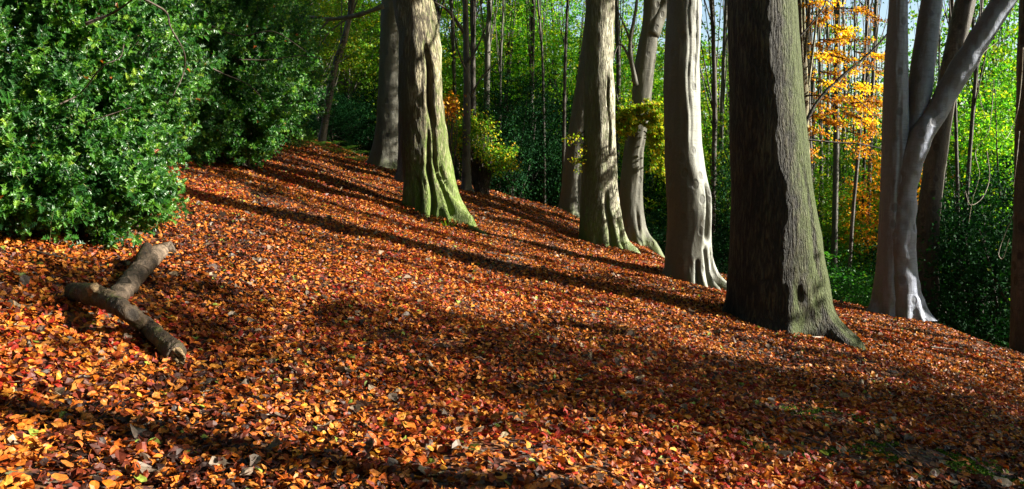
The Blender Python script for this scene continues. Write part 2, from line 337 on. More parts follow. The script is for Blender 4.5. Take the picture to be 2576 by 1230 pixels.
SOILP = [(2120, 1060, .5, .22), (2350, 1140, .75, .26), (2480, 1190, .8, .26), (2050, 1150, .5, .16), (1440, 905, .5, .12), (1060, 860, .4, .1)]
SOILP = [(on(a, b), c, d) for a, b, c, d in SOILP]

# ------------------------------------------------------------------ leaf litter
mb = MB()
def litter(y0, y1, dens, size, temps, lift):
    A_ = 0; n = int(dens * (y1 - y0) * (1.4 * (y0 + y1) / 2 + 5)); y = rs.uniform(y0, y1, n); hw = .70 * y + 2.2; keep = rs.rand(n) < hw / hw.max(); y = y[keep]; hw = hw[keep]
    x = rs.uniform(-1, 1, len(y)) * hw; n = len(x)
    d = fbm(np.stack([x * 1.1, y * 1.1, x * 0], -1), 21, 3); keep = rs.rand(n) < np.clip(1.15 + d * 1.2, .42, 1)
    for p, a, b in SOILP:
        r = np.hypot((x - p[0]) / a, (y - p[1]) / b); keep &= (rs.rand(n) < np.clip((r - .65) * 1.6, .34, 1))
    x, y = x[keep], y[keep]; n = len(x)
    hz = rs.rand(n) ** 1.5 * lift
    e = .05; dx = (gz(x + e, y) - gz(x - e, y)) / (2 * e); dy = (gz(x, y + e) - gz(x, y - e)) / (2 * e)
    z = gz(x, y) + .006 + hz
    nn = np.stack([-dx, -dy, np.ones(n)], -1) + rs.normal(0, .5, (n, 3)) * np.array([1, 1, .2])
    s = size * rs.uniform(.5, 1.3, n); big = rs.rand(n) < .012; s[big] *= 1.9
    c = rs.rand(n) * .9; c[big] = rs.uniform(.90, .98, big.sum())
    g = rs.rand(n) < .012; c[g] = 1
    zone = fbm(np.stack([x * .7, y * .7, x * 0 + 5], -1), 33, 2); c = np.where((c < .88) & ~g, np.clip(c + .02 + zone * .2, 0, .86), c)
    put(mb, temps, np.stack([x, y, z], -1), frames(nn, rs.uniform(0, 6.28, n)), s, c)
litter(1.9, 5.5, 2500, .049, LITTER, .04)
litter(5.5, 9, 2200, .045, LITTER[:5], .035)
litter(9, 14, 1600, .050, FAR, .03)
litter(14, 21, 1000, .056, FAR, .03)
litter(21, 34, 360, .08, FAR, .035)
for px, py, r0, n in [(1080, 552, .75, 900), (968, 424, .8, 500), (1172, 478, .25, 150), (1512, 636, .75, 700), (1438, 532, .55, 250), (1590, 600, .6, 400), (1722, 712, .75, 900), (1950, 805, .85, 1500), (2262, 795, .7, 900), (2598, 890, .5, 400)]:
    p = on(px, py); a = rs.uniform(0, 6.28, n); q = r0 * rs.uniform(.45, 1.35, n); x, y = p[0] + q * np.cos(a), p[1] + .25 + q * np.sin(a)
    z = gz(x, y) + .02 + rs.rand(n) * .10 * np.clip(1.3 - q / r0, 0, 1)
    put(mb, LITTER, np.stack([x, y, z], -1), frames(rs.normal(0, .6, (n, 3)) + np.array([0, 0, 1]), rs.uniform(0, 6.28, n)), .058 * rs.uniform(.6, 1.2, n), rs.rand(n) * .86)
o = mb.build('leaf_litter', M['litter'], smooth=False)
tag(o, 'carpet of fallen orange and brown beech leaves over the slope', 'fallen leaves', None, 'stuff')

# ------------------------------------------------------------------ trunks
def column(mb, st, Y, seg=96, dz=.03, lobes=(), grooves=(), roots=(), lump=.02, seed=0, base=None, top=None, dy=0.):
    """st: (py, left px, right px) from top to bottom; roots: (angle deg, reach m, height m, width deg); grooves: (z0,z1,deg0,deg1,width deg,depth frac)"""
    pts = [(at((l + r) / 2, p, Y), (r - l) / 2 / F * Y) for p, l, r in st][::-1]
    z = np.array([p[0][2] for p in pts]); x = np.array([p[0][0] for p in pts]); r = np.array([p[1] for p in pts])
    zb = z[0] if base is None else base
    z0, z1 = zb - .9, (z[-1] if top is None else top); n = int((z1 - z0) / dz) + 2; Z = np.linspace(z0, z1, n)
    def sm(v):
        k = max(1, int(.18 / dz)); q = np.interp(Z, z, v); e = np.pad(q, k, 'edge'); return np.convolve(e, np.ones(2*k+1) / (2*k+1), 'valid')
    if z1 > z[-1] and len(z) > 1:
        s = (x[-1] - x[-2]) / (z[-1] - z[-2]); x = np.append(x, x[-1] + s * (z1 - z[-1])); r = np.append(r, r[-1] * .72); z = np.append(z, z1)
    X, R = sm(x), sm(r); th = np.linspace(-np.pi, np.pi, seg, endpoint=False); T, ZZ = np.meshgrid(th, Z)
    H = ZZ - zb; RR = np.repeat(R[:, None], seg, 1)
    f = np.ones_like(T)
    for a, w, amp in lobes: f += amp * np.exp(-((np.angle(np.exp(1j * (T - math.radians(a) - .15 * np.sin(ZZ * .9 + a))))) / math.radians(w)) ** 2)
    for g0, g1, d0, d1, w, dep in grooves:
        u = np.clip((H - g0) / (g1 - g0), 0, 1); d = np.radians(d0 + (d1 - d0) * u) + .06 * np.sin(H * 5); win = np.clip(1 - np.abs(2 * (H - g0) / (g1 - g0) - 1) ** 3, 0, 1)
        q = np.angle(np.exp(1j * (T - d))) / math.radians(w)
        f -= dep * win * np.exp(-q ** 2); f += dep * .16 * win * np.exp(-((np.abs(q) - 1.7) / .7) ** 2)
    RR = RR * f
    for a, reach, hh, w in roots:
        d = np.angle(np.exp(1j * (T - math.radians(a + 6 * math.sin(a))))) / math.radians(w)
        RR += reach * np.where(H > 0, np.exp(-np.maximum(H, 0) / hh), 1 + .9 * np.minimum(-H, .5) / hh * .5) * np.exp(-np.abs(d) ** 1.6)
    P = np.stack([np.cos(T) * .5 + seed, np.sin(T) * .5, ZZ * .5], -1)
    RR = RR + np.exp(-np.maximum(H, 0) / .5) * .045 * fbm(np.stack([np.cos(T) * 3.5 + seed, np.sin(T) * 3.5, ZZ * 1.6], -1), seed + 3, 3) * (R.mean() / .4)
    RR = RR * (1 + lump * 2.2 * fbm(P * 3.2, seed, 3)) + lump * .16 * fbm(P * 9 * np.array([1, 1, .5]), seed + 9, 3)
    cx = X[:, None]; cyy = Y + dy
    V = np.stack([cx + RR * np.cos(T), cyy + RR * np.sin(T), ZZ], -1).reshape(-1, 3)
    i = np.arange(n - 1)[:, None] * seg; j = np.arange(seg)[None]; k = (j + 1) % seg
    mb.add(V, np.stack([i + j, i + k, i + seg + k, i + seg + j], -1).reshape(-1, 4))
    return np.array([X[-1], cyy, Z[-1]]), R[-1], (lambda h: np.array([np.interp(h, Z, X), cyy, h]))
def crown_cloud(mb, rad, hgt, n, size, flat, clump, seed, gap=-.05, temps=FAR, base_hollow=0., shell=.5, center=(0, 0, 0)):
    r = np.random.RandomState(seed); out = []; m = 0; need = n // clump
    while m < need:
        q = r.normal(0, 1, (need * 3, 3)); q /= np.linalg.norm(q, axis=1)[:, None]; q *= (r.rand(len(q)) ** shell)[:, None]
        P = q * np.array([rad, rad, hgt / 2]); ok = fbm(P / (rad * .45) + seed * 3.1, seed, 2) > gap
        if base_hollow: ok &= ~((P[:, 2] < -hgt * .1) & (np.hypot(P[:, 0], P[:, 1]) < rad * base_hollow))
        out.append(P[ok]); m += ok.sum()
    cc = np.concatenate(out)[:need]; cr = r.uniform(.18, .5, len(cc)) * (rad / 2.2) ** .5
    cn = r.normal(0, .35, (len(cc), 3)); cn[:, 2] += flat
    fr = frames(cn, r.uniform(0, 6.28, len(cc)))
    k = np.repeat(np.arange(len(cc)), clump); d = r.normal(0, .55, (len(k), 3)); d[:, 2] *= .22 if flat >= 1 else .7
    pos = cc[k] + np.einsum('nij,nj->ni', fr[k], d) * cr[k][:, None]
    nn = cn[k] / np.linalg.norm(cn[k], axis=1)[:, None] + r.normal(0, .55, (len(k), 3))
    put(mb, temps, pos + np.asarray(center), frames(nn, r.uniform(0, 6.28, len(k))), size * r.uniform(.7, 1.3, len(k)), np.clip(r.rand(len(cc))[k] * .55 + r.rand(len(k)) * .45, 0, 1))
    return cc + np.asarray(center)
def limbs(mb, p0, r0, targets, seed=0, sag=.1):
    r = random.Random(seed)
    for t in targets:
        t = np.asarray(t, float); mid = (p0 * .55 + t * .45) + np.array([r.uniform(-.2, .2), r.uniform(-.2, .2), -sag * np.linalg.norm(t - p0) + r.uniform(0, .3)])
        rr = r0 * r.uniform(.3, .5); add_tube(mb, [p0, mid, t], [rr, rr * .6, rr * .15], seg=7, n=12)
def high_crown(parent, top, kind, seed, rad=3.8, hgt=5, n=4200):
    """the crown above the frame, with limbs into it"""
    m = MB(); c = np.array([0, 0, hgt * .42]); cc = crown_cloud(m, rad, hgt, n, .24, 1.2, 25, seed, center=c)
    cr = m.build('crown', M[kind], parent, smooth=False); cr.location = Vector(top) - parent.location
    return cc[:9] + np.asarray(top)
def big_tree(name, spec, Y, matn, label, crown='yellowgreen', seed=1, topz=8.2, extra=None, cat='tree', **k):
    mb = MB(); b = spec[-1]; base = at((b[1] + b[2]) / 2, b[0], Y); gb = float(gz(base[0], Y))
    t = thing(name, (base[0], Y, gb), label, cat)
    tp, r, f = column(mb, spec, Y, base=gb, top=topz, seed=seed, **k)
    tg = high_crown(t, tp, crown, seed)
    limbs(mb, tp - np.array([0, 0, .15]), r * 1.5, tg, seed)
    if extra: extra(mb, f, t)
    mb.build('trunk', M[matn], t, origin=t.location)
    return t
def root_part(t, pts, rad, matn, seed=0):
    """surface root running over the ground; pts in ground pixels"""
    P = [on(*p) if len(p) == 2 else np.array(p) for p in pts]; P = np.array(P); P[:, 2] += np.array(rad) * .15; mb = MB()
    add_tube(mb, P, rad, seg=14, n=28, rough=.35, seed=seed); mb.build('root', M[matn], t, origin=t.location)

T1 = big_tree('beech_tree', [(0, 990, 1087), (55, 1002, 1098), (164, 1006, 1108), (273, 1008, 1115), (382, 1010, 1125), (464, 1016, 1138), (540, 1016, 1150)], 16, 'bark_mossy',
    'broad mossy beech trunk with a long hollow seam, left of centre', 'yellowgreen', 1,
    lobes=[(-25, 28, .06), (-80, 24, .04), (-130, 34, .05), (60, 40, .05)],
    grooves=[(1.6, 3.4, -58, -64, 7, .45), (-.2, 1.9, -46, -64, 4.5, .36), (-.3, 1.5, -84, -72, 4.5, .28), (.0, 1.2, -26, -48, 5, .2), (-.2, .8, -110, -106, 5, .18), (1.2, 2.0, -78, -70, 4, .16)],
    roots=[(-28, .40, .34, 12), (-62, .24, .3, 9), (-98, .14, .28, 14), (-150, .16, .22, 16), (170, .12, .3, 20), (80, .3, .3, 20), (10, .22, .3, 14)], lump=.035)
root_part(T1, [(1150, 545), (1180, 572), (1210, 588), (1232, 600)], [.10, .075, .05, .02], 'bark_mossy', 3)
def t2x(mb, f, t):
    for pts, r in [([(965, 15), (900, 38), (830, 48), (760, 42), (690, 60)], .07), ([(830, 48), (790, 85), (740, 100)], .03), ([(880, 42), (830, 80), (790, 130), (750, 140)], .025), ([(760, 42), (720, 20), (680, -10)], .03)]:
        add_tube(mb, [at(a, b, 22.5) for a, b in pts], np.linspace(r, r * .4, len(pts)), seg=8, n=26, rough=.2)
T2 = big_tree('beech_tree', [(0, 962, 1008), (110, 957, 1007), (273, 949, 1006), (382, 940, 1004), (424, 934, 1004)], 23, 'bark_grey',
    'banded grey beech with swollen mossy foot, behind the left side of the hollow mossy beech', 'green', 2,
    roots=[(-160, .36, .25, 20), (-95, .2, .22, 24), (-35, .25, .2, 20), (160, .2, .3, 30), (50, .3, .3, 30)], lobes=[(-60, 30, .05), (-140, 30, .05)], lump=.03, seg=72, dz=.05, extra=t2x)
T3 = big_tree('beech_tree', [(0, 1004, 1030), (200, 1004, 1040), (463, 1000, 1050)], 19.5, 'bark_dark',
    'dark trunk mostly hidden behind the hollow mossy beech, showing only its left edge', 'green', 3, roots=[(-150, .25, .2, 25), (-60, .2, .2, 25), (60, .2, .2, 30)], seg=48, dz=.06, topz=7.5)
def t4x(mb, f, t):
    for a, b, c, r in [((1168, 170), (1200, 120), (1226, 60), .04), ((1170, 85), (1130, 30), (1085, 0), .05), ((1180, 250), (1215, 190), (1260, 150), .03), ((1182, 200), (1150, 120), (1136, 20), .03)]:
        add_tube(mb, [at(*a, 20.5), at(*b, 20.3), at(*c, 20.0)], [r, r * .7, r * .3], seg=8, n=14, rough=.2)
T4 = big_tree('young_beech_tree', [(0, 1164, 1177), (218, 1166, 1184), (380, 1163, 1184), (478, 1160, 1186)], 20.5, 'bark_pole',
    'slender grey pole of a young beech just right of the hollow mossy beech', 'orange', 4, roots=[(-20, .1, .12, 20), (-110, .08, .1, 24), (160, .07, .1, 24)], seg=32, dz=.05, topz=7, extra=t4x)
T5 = big_tree('beech_tree', [(0, 1474, 1543), (164, 1470, 1542), (382, 1467, 1549), (490, 1461, 1554), (545, 1458, 1562), (636, 1462, 1566)], 19, 'bark_rough',
    'straight ridged beech with white sunlight down its right half and splayed roots', 'yellowgreen', 5,
    lobes=[(-35, 26, .05), (-80, 20, .03), (-130, 30, .05), (30, 30, .05)], grooves=[(2.0, 4.3, -56, -62, 4, .22), (-.2, 1.5, -72, -75, 6, .2), (-.3, .9, -40, -46, 5, .2)],
    roots=[(-22, .36, .24, 11), (-52, .30, .26, 9), (-84, .22, .26, 11), (-125, .14, .25, 14), (178, .12, .3, 18), (60, .3, .3, 24)], lump=.022, dz=.035)
T6 = big_tree('beech_tree', [(0, 1478, 1530), (190, 1452, 1496), (327, 1430, 1474), (436, 1415, 1466), (532, 1408, 1462)], 25, 'bark_grey',
    'shaded leaning beech trunk half hidden behind the left side of the straight ridged beech', 'green', 6,
    roots=[(-20, .25, .25, 24), (-100, .15, .22, 24), (170, .15, .3, 30)], lobes=[(-60, 30, .06)], grooves=[(-.2, 1.4, -50, -55, 9, .15)], seg=64, dz=.05)
def t7x(mb, f, t):
    add_tube(mb, [at(1636, 90, 21.2), at(1655, 40, 21.2), at(1680, -10, 21.2), at(1700, -120, 21.2)], [.24, .22, .2, .15], seg=20, n=24, rough=.08)
    for pts, r in [([(1600, 215), (1585, 120), (1600, 20), (1606, -60)], .07), ([(1592, 120), (1575, 75), (1556, 30)], .04), ([(1590, 160), (1560, 110), (1540, 165), (1555, 255)], .035)]:
        add_tube(mb, [at(a, b, 20.8) for a, b in pts], np.linspace(r, r * .4, len(pts)), seg=8, n=24, rough=.2)
T7 = big_tree('beech_tree', [(0, 1619, 1664), (55, 1617, 1657), (164, 1596, 1646), (273, 1587, 1635), (382, 1569, 1618), (490, 1558, 1617), (590, 1556, 1622)], 21.2, 'bark_grey',
    'beech leaning right, forked top, yellow-green leafy branch across its trunk', 'yellowgreen', 7,
    lobes=[(-40, 22, .08), (-120, 30, .05)], grooves=[(1., 3.2, -60, -50, 10, .12), (-.2, 1., -70, -70, 7, .12)],
    roots=[(-30, .32, .22, 13), (-75, .16, .22, 16), (-150, .12, .2, 20), (170, .15, .3, 20), (60, .3, .3, 24)], dz=.04, seg=72, extra=t7x)
T8 = big_tree('beech_tree', [(0, 1682, 1763), (142, 1673, 1758), (355, 1671, 1762), (425, 1675, 1772), (496, 1678, 1787), (567, 1680, 1789), (638, 1674, 1786), (705, 1672, 1790)], 14, 'bark_silver',
    'smooth silver beech with swollen flank and dark oval hollow, left of the darkest trunk', 'yellowgreen', 8,
    lobes=[(-73, 15, .06), (-40, 26, .03), (-120, 34, .04)], grooves=[(.75, 1.8, -50, -42, 9, .5), (2.1, 5, -78, -84, 4, .06), (3.2, 5.5, -55, -52, 4, .10), (-.3, .75, -56, -60, 5, .25), (-.3, .7, -30, -36, 4, .25), (-.3, .5, -85, -84, 4, .2)],
    roots=[(-30, .36, .17, 9), (-50, .24, .17, 8), (-72, .20, .18, 9), (-100, .15, .18, 12), (-168, .38, .16, 14), (-5, .25, .22, 14), (90, .3, .3, 24)], lump=.018)
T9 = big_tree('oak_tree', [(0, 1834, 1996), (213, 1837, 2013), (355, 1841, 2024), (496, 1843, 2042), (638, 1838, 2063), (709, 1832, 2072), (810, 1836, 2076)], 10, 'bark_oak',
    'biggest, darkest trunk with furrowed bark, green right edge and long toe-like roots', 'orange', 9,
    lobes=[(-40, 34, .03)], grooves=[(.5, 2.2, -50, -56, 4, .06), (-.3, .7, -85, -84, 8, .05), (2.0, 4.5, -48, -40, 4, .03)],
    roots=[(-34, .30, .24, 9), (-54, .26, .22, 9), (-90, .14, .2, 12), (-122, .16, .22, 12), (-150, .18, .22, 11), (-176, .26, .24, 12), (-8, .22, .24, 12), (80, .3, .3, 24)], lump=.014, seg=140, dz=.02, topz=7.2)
root_part(T9, [(2050, 800), (2085, 826), (2120, 846), (2158, 862)], [.11, .085, .05, .012], 'bark_oak', 8)
root_part(T9, [(2062, 786), (2098, 812), (2135, 838), (2176, 862)], [.11, .07, .045, .012], 'bark_oak', 9)
T10 = thing('beech_tree', tuple(at(2255, 790, 14)), 'three-stemmed grey-violet beech splitting into a wide V, nearest the right side', 'tree')
T10.location.z = float(gz(T10.location.x, 14)); gb = T10.location.z
mb = MB()
tpA, rA, _ = column(mb, [(0, 2239, 2281), (150, 2228, 2281), (300, 2224, 2283), (458, 2218, 2280), (610, 2212, 2276), (725, 2203, 2280), (800, 2203, 2282)], 14.05, base=gb, top=12.5, seed=10, lump=.02,
    grooves=[(.2, 4, -100, -95, 8, .08)], roots=[(-165, .22, .25, 16), (-120, .12, .22, 16), (-60, .14, .3, 14), (170, .15, .3, 24), (90, .3, .3, 24)])
tg = high_crown(T10, tpA, 'green', 10); limbs(mb, tpA - np.array([0, 0, .1]), rA * 1.5, tg, 10); mb.build('trunk', M['bark_skylit'], T10, origin=T10.location)
mb = MB()
P = [at(2268, 800, 14.), at(2268, 730, 14.), at(2264, 610, 14.), at(2275, 458, 14.), at(2314, 345, 13.9), at(2344, 300, 13.9), at(2384, 229, 13.9), at(2430, 152, 13.85), at(2478, 76, 13.8), at(2528, 0, 13.75), at(2640, -160, 13.6), at(2740, -420, 13.5)]
w = [48, 42, 36, 33, 29, 27, 27, 27, 27, 26, 24, 14]
V, Q, Tt = tube(P, np.array(w) / F * 13.9, seg=64, n=260, rough=.10, seed=4, freq=4); 
H = V[:, 2] - gb; c0 = at(2275, 800, 13.95)
for a, reach, wd in [(-30, .55, 14), (-68, .3, 12), (-5, .3, 14), (-110, .2, 16)]:
    ang = np.arctan2(V[:, 1] - c0[1], V[:, 0] - c0[0]); d = np.angle(np.exp(1j * (ang - math.radians(a)))) / math.radians(wd)
    k = .4 * reach * np.exp(-np.maximum(H, 0) / .25) * np.exp(-np.abs(d) ** 1.6) * (H < 1.4); V[:, 0] += k * np.cos(ang); V[:, 1] += k * np.sin(ang)
mb.add(V, Q); limbs(mb, P[-1] - np.array([.1, 0, .3]), .12, [P[-1] + np.array(d) for d in [(1.5, .5, 1.6), (.3, -1.2, 2), (1.2, 1.5, 2.4)]], 5)
mb.build('stem', M['bark_skylit'], T10, origin=T10.location)
mb = MB(); P = [at(2272, 470, 14.1), at(2290, 340, 14.1), at(2313, 229, 14.1), at(2323, 152, 14.15), at(2344, 0, 14.2), at(2375, -250, 14.3), at(2420, -520, 14.4)]
add_tube(mb, P, np.array([18, 25, 29, 27, 25, 21, 14]) / F * 14.1, seg=56, n=160, rough=.06, seed=6, freq=3)
limbs(mb, P[-1] - np.array([0, 0, .3]), .12, [P[-1] + np.array(d) for d in [(.9, .5, 1.6), (-.5, -1.2, 1.4), (-.4, 1.2, 1.8)]], 6)
mb.build('stem', M['bark_skylit'], T10, origin=T10.location)
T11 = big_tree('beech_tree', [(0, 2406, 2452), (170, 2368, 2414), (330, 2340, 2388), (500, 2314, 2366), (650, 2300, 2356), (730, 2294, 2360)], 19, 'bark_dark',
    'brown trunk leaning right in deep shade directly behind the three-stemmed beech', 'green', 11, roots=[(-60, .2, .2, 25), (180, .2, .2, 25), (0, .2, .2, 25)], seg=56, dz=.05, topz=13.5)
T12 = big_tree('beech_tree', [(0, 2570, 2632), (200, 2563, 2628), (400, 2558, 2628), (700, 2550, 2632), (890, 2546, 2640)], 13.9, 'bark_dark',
    'dark trunk cut off by the right edge of the picture, purplish sheen low down', 'green', 12, roots=[(-160, .14, .3, 24), (-100, .1, .2, 25), (-20, .2, .2, 20)], lump=.03, seg=72, dz=.04, topz=13)

# low leafy branches belonging to the leaning beech and the ridged beech
def spray(mb, mw, P0, P1, n, size, w, Y, seed, droop=.1):
    r = np.random.RandomState(seed); a, b = at(*P0, Y), at(*P1, Y - .4); L = np.linalg.norm(b - a)
    axisv = (b - a) / L
    add_tube(mw, [a, (a + b) / 2 + np.array([0, 0, .05 * L]), b], [.02, .012, .004], seg=5, n=10)
    for _ in range(int(9 * L) + 3):
        t = r.uniform(.1, 1); o_ = a + (b - a) * t + np.array([0, 0, .05 * L * math.sin(3.14 * t)]); s = r.choice([-1, 1])
        dv = axisv * r.uniform(.3, 1) + np.array([0, s * r.uniform(.2, 1), 0]) + r.normal(0, .25, 3); dv /= np.linalg.norm(dv); ln = w * r.uniform(.4, 1) * (1.1 - t * .5)
        e = o_ + dv * ln + np.array([0, 0, -droop * ln]); add_tube(mw, [o_, (o_ + e) / 2 + np.array([0, 0, .03]), e], [.006, .004, .002], seg=3, cap=False)
        m = max(3, int(n * ln / w / 10)); u = r.rand(m); p = o_ + (e - o_) * u[:, None] + r.normal(0, .05, (m, 3)) * np.array([1, 1, .5])
        put(mb, FAR, p, frames(r.normal(0, .55, (m, 3)) + np.array([.6, -.5, .6]), r.uniform(0, 6.28, m)), size * r.uniform(.7, 1.2, m), r.rand(m))
def leafy_branch(parent, sprays, kind, Y, size, w, seed, n=260, fan=.3):
    a, b = MB(), MB()
    for k, (p0, p1) in enumerate(sprays): spray(a, b, p0, p1, n, size, w, Y, seed + k)
    br = b.build('branch', M['twig'], parent, origin=parent.location); f = a.build('foliage', M[kind], br, smooth=False, origin=parent.location)
leafy_branch(T7, [((1600, 300), (1560, 275)), ((1605, 300), (1650, 285)), ((1600, 290), (1545, 300)), ((1610, 310), (1672, 330)), ((1600, 320), (1580, 340)), ((1620, 330), (1670, 375)), ((1635, 350), (1668, 410)), ((1640, 380), (1672, 440)), ((1625, 300), (1672, 300)), ((1600, 280), (1630, 268)), ((1570, 280), (1620, 272)), ((1590, 290), (1650, 300)), ((1550, 285), (1600, 310)), ((1560, 300), (1590, 325)), ((1600, 310), (1640, 320)), ((1630, 300), (1668, 350)), ((1610, 270), (1660, 262)), ((1640, 320), (1674, 390)), ((1548, 310), (1570, 335))],
             'bright_yg', 20.75, .095, .5, 50, 560)
leafy_branch(T5, [((1470, 330), (1435, 365)), ((1470, 345), (1425, 350)), ((1470, 400), (1440, 415)), ((1468, 390), (1455, 440)), ((1470, 360), (1450, 400))], 'bright_yg', 18.9, .07, .25, 80, 130)

# ------------------------------------------------------------------ background trees
rr = random.Random(5)
def slim_tree(name, pts, w, Y, matn, label, group, kind, seed, rad=1.8, hgt=3.5, n=2600, dz=0., size=.11, ups=1.0, nb=4):
    """pts: pixels from foot to top of frame"""
    P = [at(a, b, Y) for a, b in pts]; P[0][2] = min(P[0][2], float(gz(P[0][0], Y))) ; P[0][2] = float(gz(P[0][0], Y)) - .1
    d = (P[-1] - P[-2]) / np.linalg.norm(P[-1] - P[-2]); P.append(P[-1] + d * 2.2 * ups)
    t = thing(name, tuple(P[0] + np.array([0, 0, .1])), label, 'tree', group); r0 = w / 2 / F * Y; mb = MB()
    add_tube(mb, P, np.linspace(r0 * 1.15, r0 * .6, len(P)), seg=16, n=60, rough=.1, seed=seed, freq=4)
    m = MB(); cc = crown_cloud(m, rad, hgt, n, size, 1.0, 22, seed, gap=.0, center=P[-1] + np.array([0, 0, dz]))
    r = random.Random(seed); Pz = resample(P, [1] * len(P), 40)[0]
    for c in cc[:nb * 3]:
        s = Pz[r.randint(18, 38)]; limbs(mb, s, r0 * .7, [c], r.random(), -.05)
    mb.build('trunk', M[matn], t, origin=t.location); m.build('crown', M[kind], t, smooth=False, origin=t.location)
    return t
G1 = 'slim trees at the back of the wood'
slim = [
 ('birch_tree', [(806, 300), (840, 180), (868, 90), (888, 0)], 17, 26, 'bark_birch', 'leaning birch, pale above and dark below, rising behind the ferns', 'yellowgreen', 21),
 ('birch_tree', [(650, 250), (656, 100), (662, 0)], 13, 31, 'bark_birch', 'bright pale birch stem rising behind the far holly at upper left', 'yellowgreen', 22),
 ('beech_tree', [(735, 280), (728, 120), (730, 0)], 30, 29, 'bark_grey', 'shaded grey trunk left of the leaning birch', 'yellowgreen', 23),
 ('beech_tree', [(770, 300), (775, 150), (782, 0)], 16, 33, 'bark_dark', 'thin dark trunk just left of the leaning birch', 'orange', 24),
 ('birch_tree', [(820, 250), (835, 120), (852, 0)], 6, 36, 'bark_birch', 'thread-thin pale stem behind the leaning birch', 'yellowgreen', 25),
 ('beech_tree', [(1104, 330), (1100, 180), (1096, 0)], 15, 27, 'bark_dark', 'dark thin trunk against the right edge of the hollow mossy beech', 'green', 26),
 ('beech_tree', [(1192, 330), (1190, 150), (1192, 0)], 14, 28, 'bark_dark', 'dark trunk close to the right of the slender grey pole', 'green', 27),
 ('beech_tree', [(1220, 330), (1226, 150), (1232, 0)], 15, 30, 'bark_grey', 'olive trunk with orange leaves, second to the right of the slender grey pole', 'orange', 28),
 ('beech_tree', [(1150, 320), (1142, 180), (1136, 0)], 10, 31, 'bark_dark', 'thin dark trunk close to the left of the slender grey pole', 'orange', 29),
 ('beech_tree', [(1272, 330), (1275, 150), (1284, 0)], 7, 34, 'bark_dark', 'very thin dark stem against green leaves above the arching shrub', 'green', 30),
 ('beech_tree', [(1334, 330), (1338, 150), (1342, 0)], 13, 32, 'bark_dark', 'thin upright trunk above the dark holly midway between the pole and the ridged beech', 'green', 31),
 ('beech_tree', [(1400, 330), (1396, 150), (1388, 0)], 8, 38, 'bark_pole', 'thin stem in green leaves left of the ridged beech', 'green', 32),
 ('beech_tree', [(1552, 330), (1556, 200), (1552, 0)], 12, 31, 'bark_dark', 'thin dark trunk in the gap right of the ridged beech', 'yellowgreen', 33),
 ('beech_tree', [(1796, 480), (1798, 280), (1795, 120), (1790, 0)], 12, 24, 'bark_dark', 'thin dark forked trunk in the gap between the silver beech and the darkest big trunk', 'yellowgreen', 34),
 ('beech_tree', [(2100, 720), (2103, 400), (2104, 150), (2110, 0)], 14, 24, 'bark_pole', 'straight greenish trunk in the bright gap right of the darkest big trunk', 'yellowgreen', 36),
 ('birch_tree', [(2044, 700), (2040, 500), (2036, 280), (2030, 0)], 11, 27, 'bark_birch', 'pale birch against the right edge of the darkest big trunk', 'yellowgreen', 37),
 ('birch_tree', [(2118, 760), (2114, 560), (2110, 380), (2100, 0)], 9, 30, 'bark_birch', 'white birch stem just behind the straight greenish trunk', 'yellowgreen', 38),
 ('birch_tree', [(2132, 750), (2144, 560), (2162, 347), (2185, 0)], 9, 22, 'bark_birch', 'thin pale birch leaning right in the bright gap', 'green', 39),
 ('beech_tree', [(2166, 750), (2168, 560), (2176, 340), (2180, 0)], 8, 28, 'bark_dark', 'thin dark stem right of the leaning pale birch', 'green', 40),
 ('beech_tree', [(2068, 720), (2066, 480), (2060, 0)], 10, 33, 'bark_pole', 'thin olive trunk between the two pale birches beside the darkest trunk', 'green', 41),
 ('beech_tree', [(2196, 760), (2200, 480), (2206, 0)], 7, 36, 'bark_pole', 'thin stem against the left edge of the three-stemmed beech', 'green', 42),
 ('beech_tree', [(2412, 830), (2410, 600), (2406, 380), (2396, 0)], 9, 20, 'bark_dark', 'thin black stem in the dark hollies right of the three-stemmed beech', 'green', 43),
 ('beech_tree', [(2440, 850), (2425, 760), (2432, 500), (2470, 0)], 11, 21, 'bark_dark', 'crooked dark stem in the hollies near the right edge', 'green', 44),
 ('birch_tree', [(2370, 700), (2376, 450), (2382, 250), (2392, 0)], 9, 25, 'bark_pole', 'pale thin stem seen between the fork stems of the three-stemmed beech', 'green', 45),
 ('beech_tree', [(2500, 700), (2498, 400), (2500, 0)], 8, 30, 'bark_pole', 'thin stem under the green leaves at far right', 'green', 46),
]
for nm, pts, w, Y, mt, lb, kd, sd_ in slim: slim_tree(nm, pts, w, Y, mt, lb, G1, kd, sd_, ups=2.6 if pts[0][0] > 2300 else 1.0)
for k, px in enumerate([1060, 1256, 1310, 1372, 1418, 1560, 1812, 1826, 2052, 2086, 2128, 2150, 2190, 2360, 2460, 2520, 600, 700, 760, 920]):
    d = rr.uniform(-14, 14); Y = rr.uniform(27, 38); y0 = 330 if px < 1500 else 480
    slim_tree('slim_tree', [(px, y0), (px + d * .5, y0 * .5), (px + d * 1.4, 0)], rr.uniform(5, 11), Y, rr.choice(['bark_dark', 'bark_pole', 'bark_birch', 'bark_dark']), 'thin trunk among the leafy trees at the back of the wood', 'thin trunks at the back of the wood', rr.choice(['green', 'yellowgreen', 'yellowgreen', 'orange']), 700 + k, rad=1.5, hgt=3, n=900, nb=3)
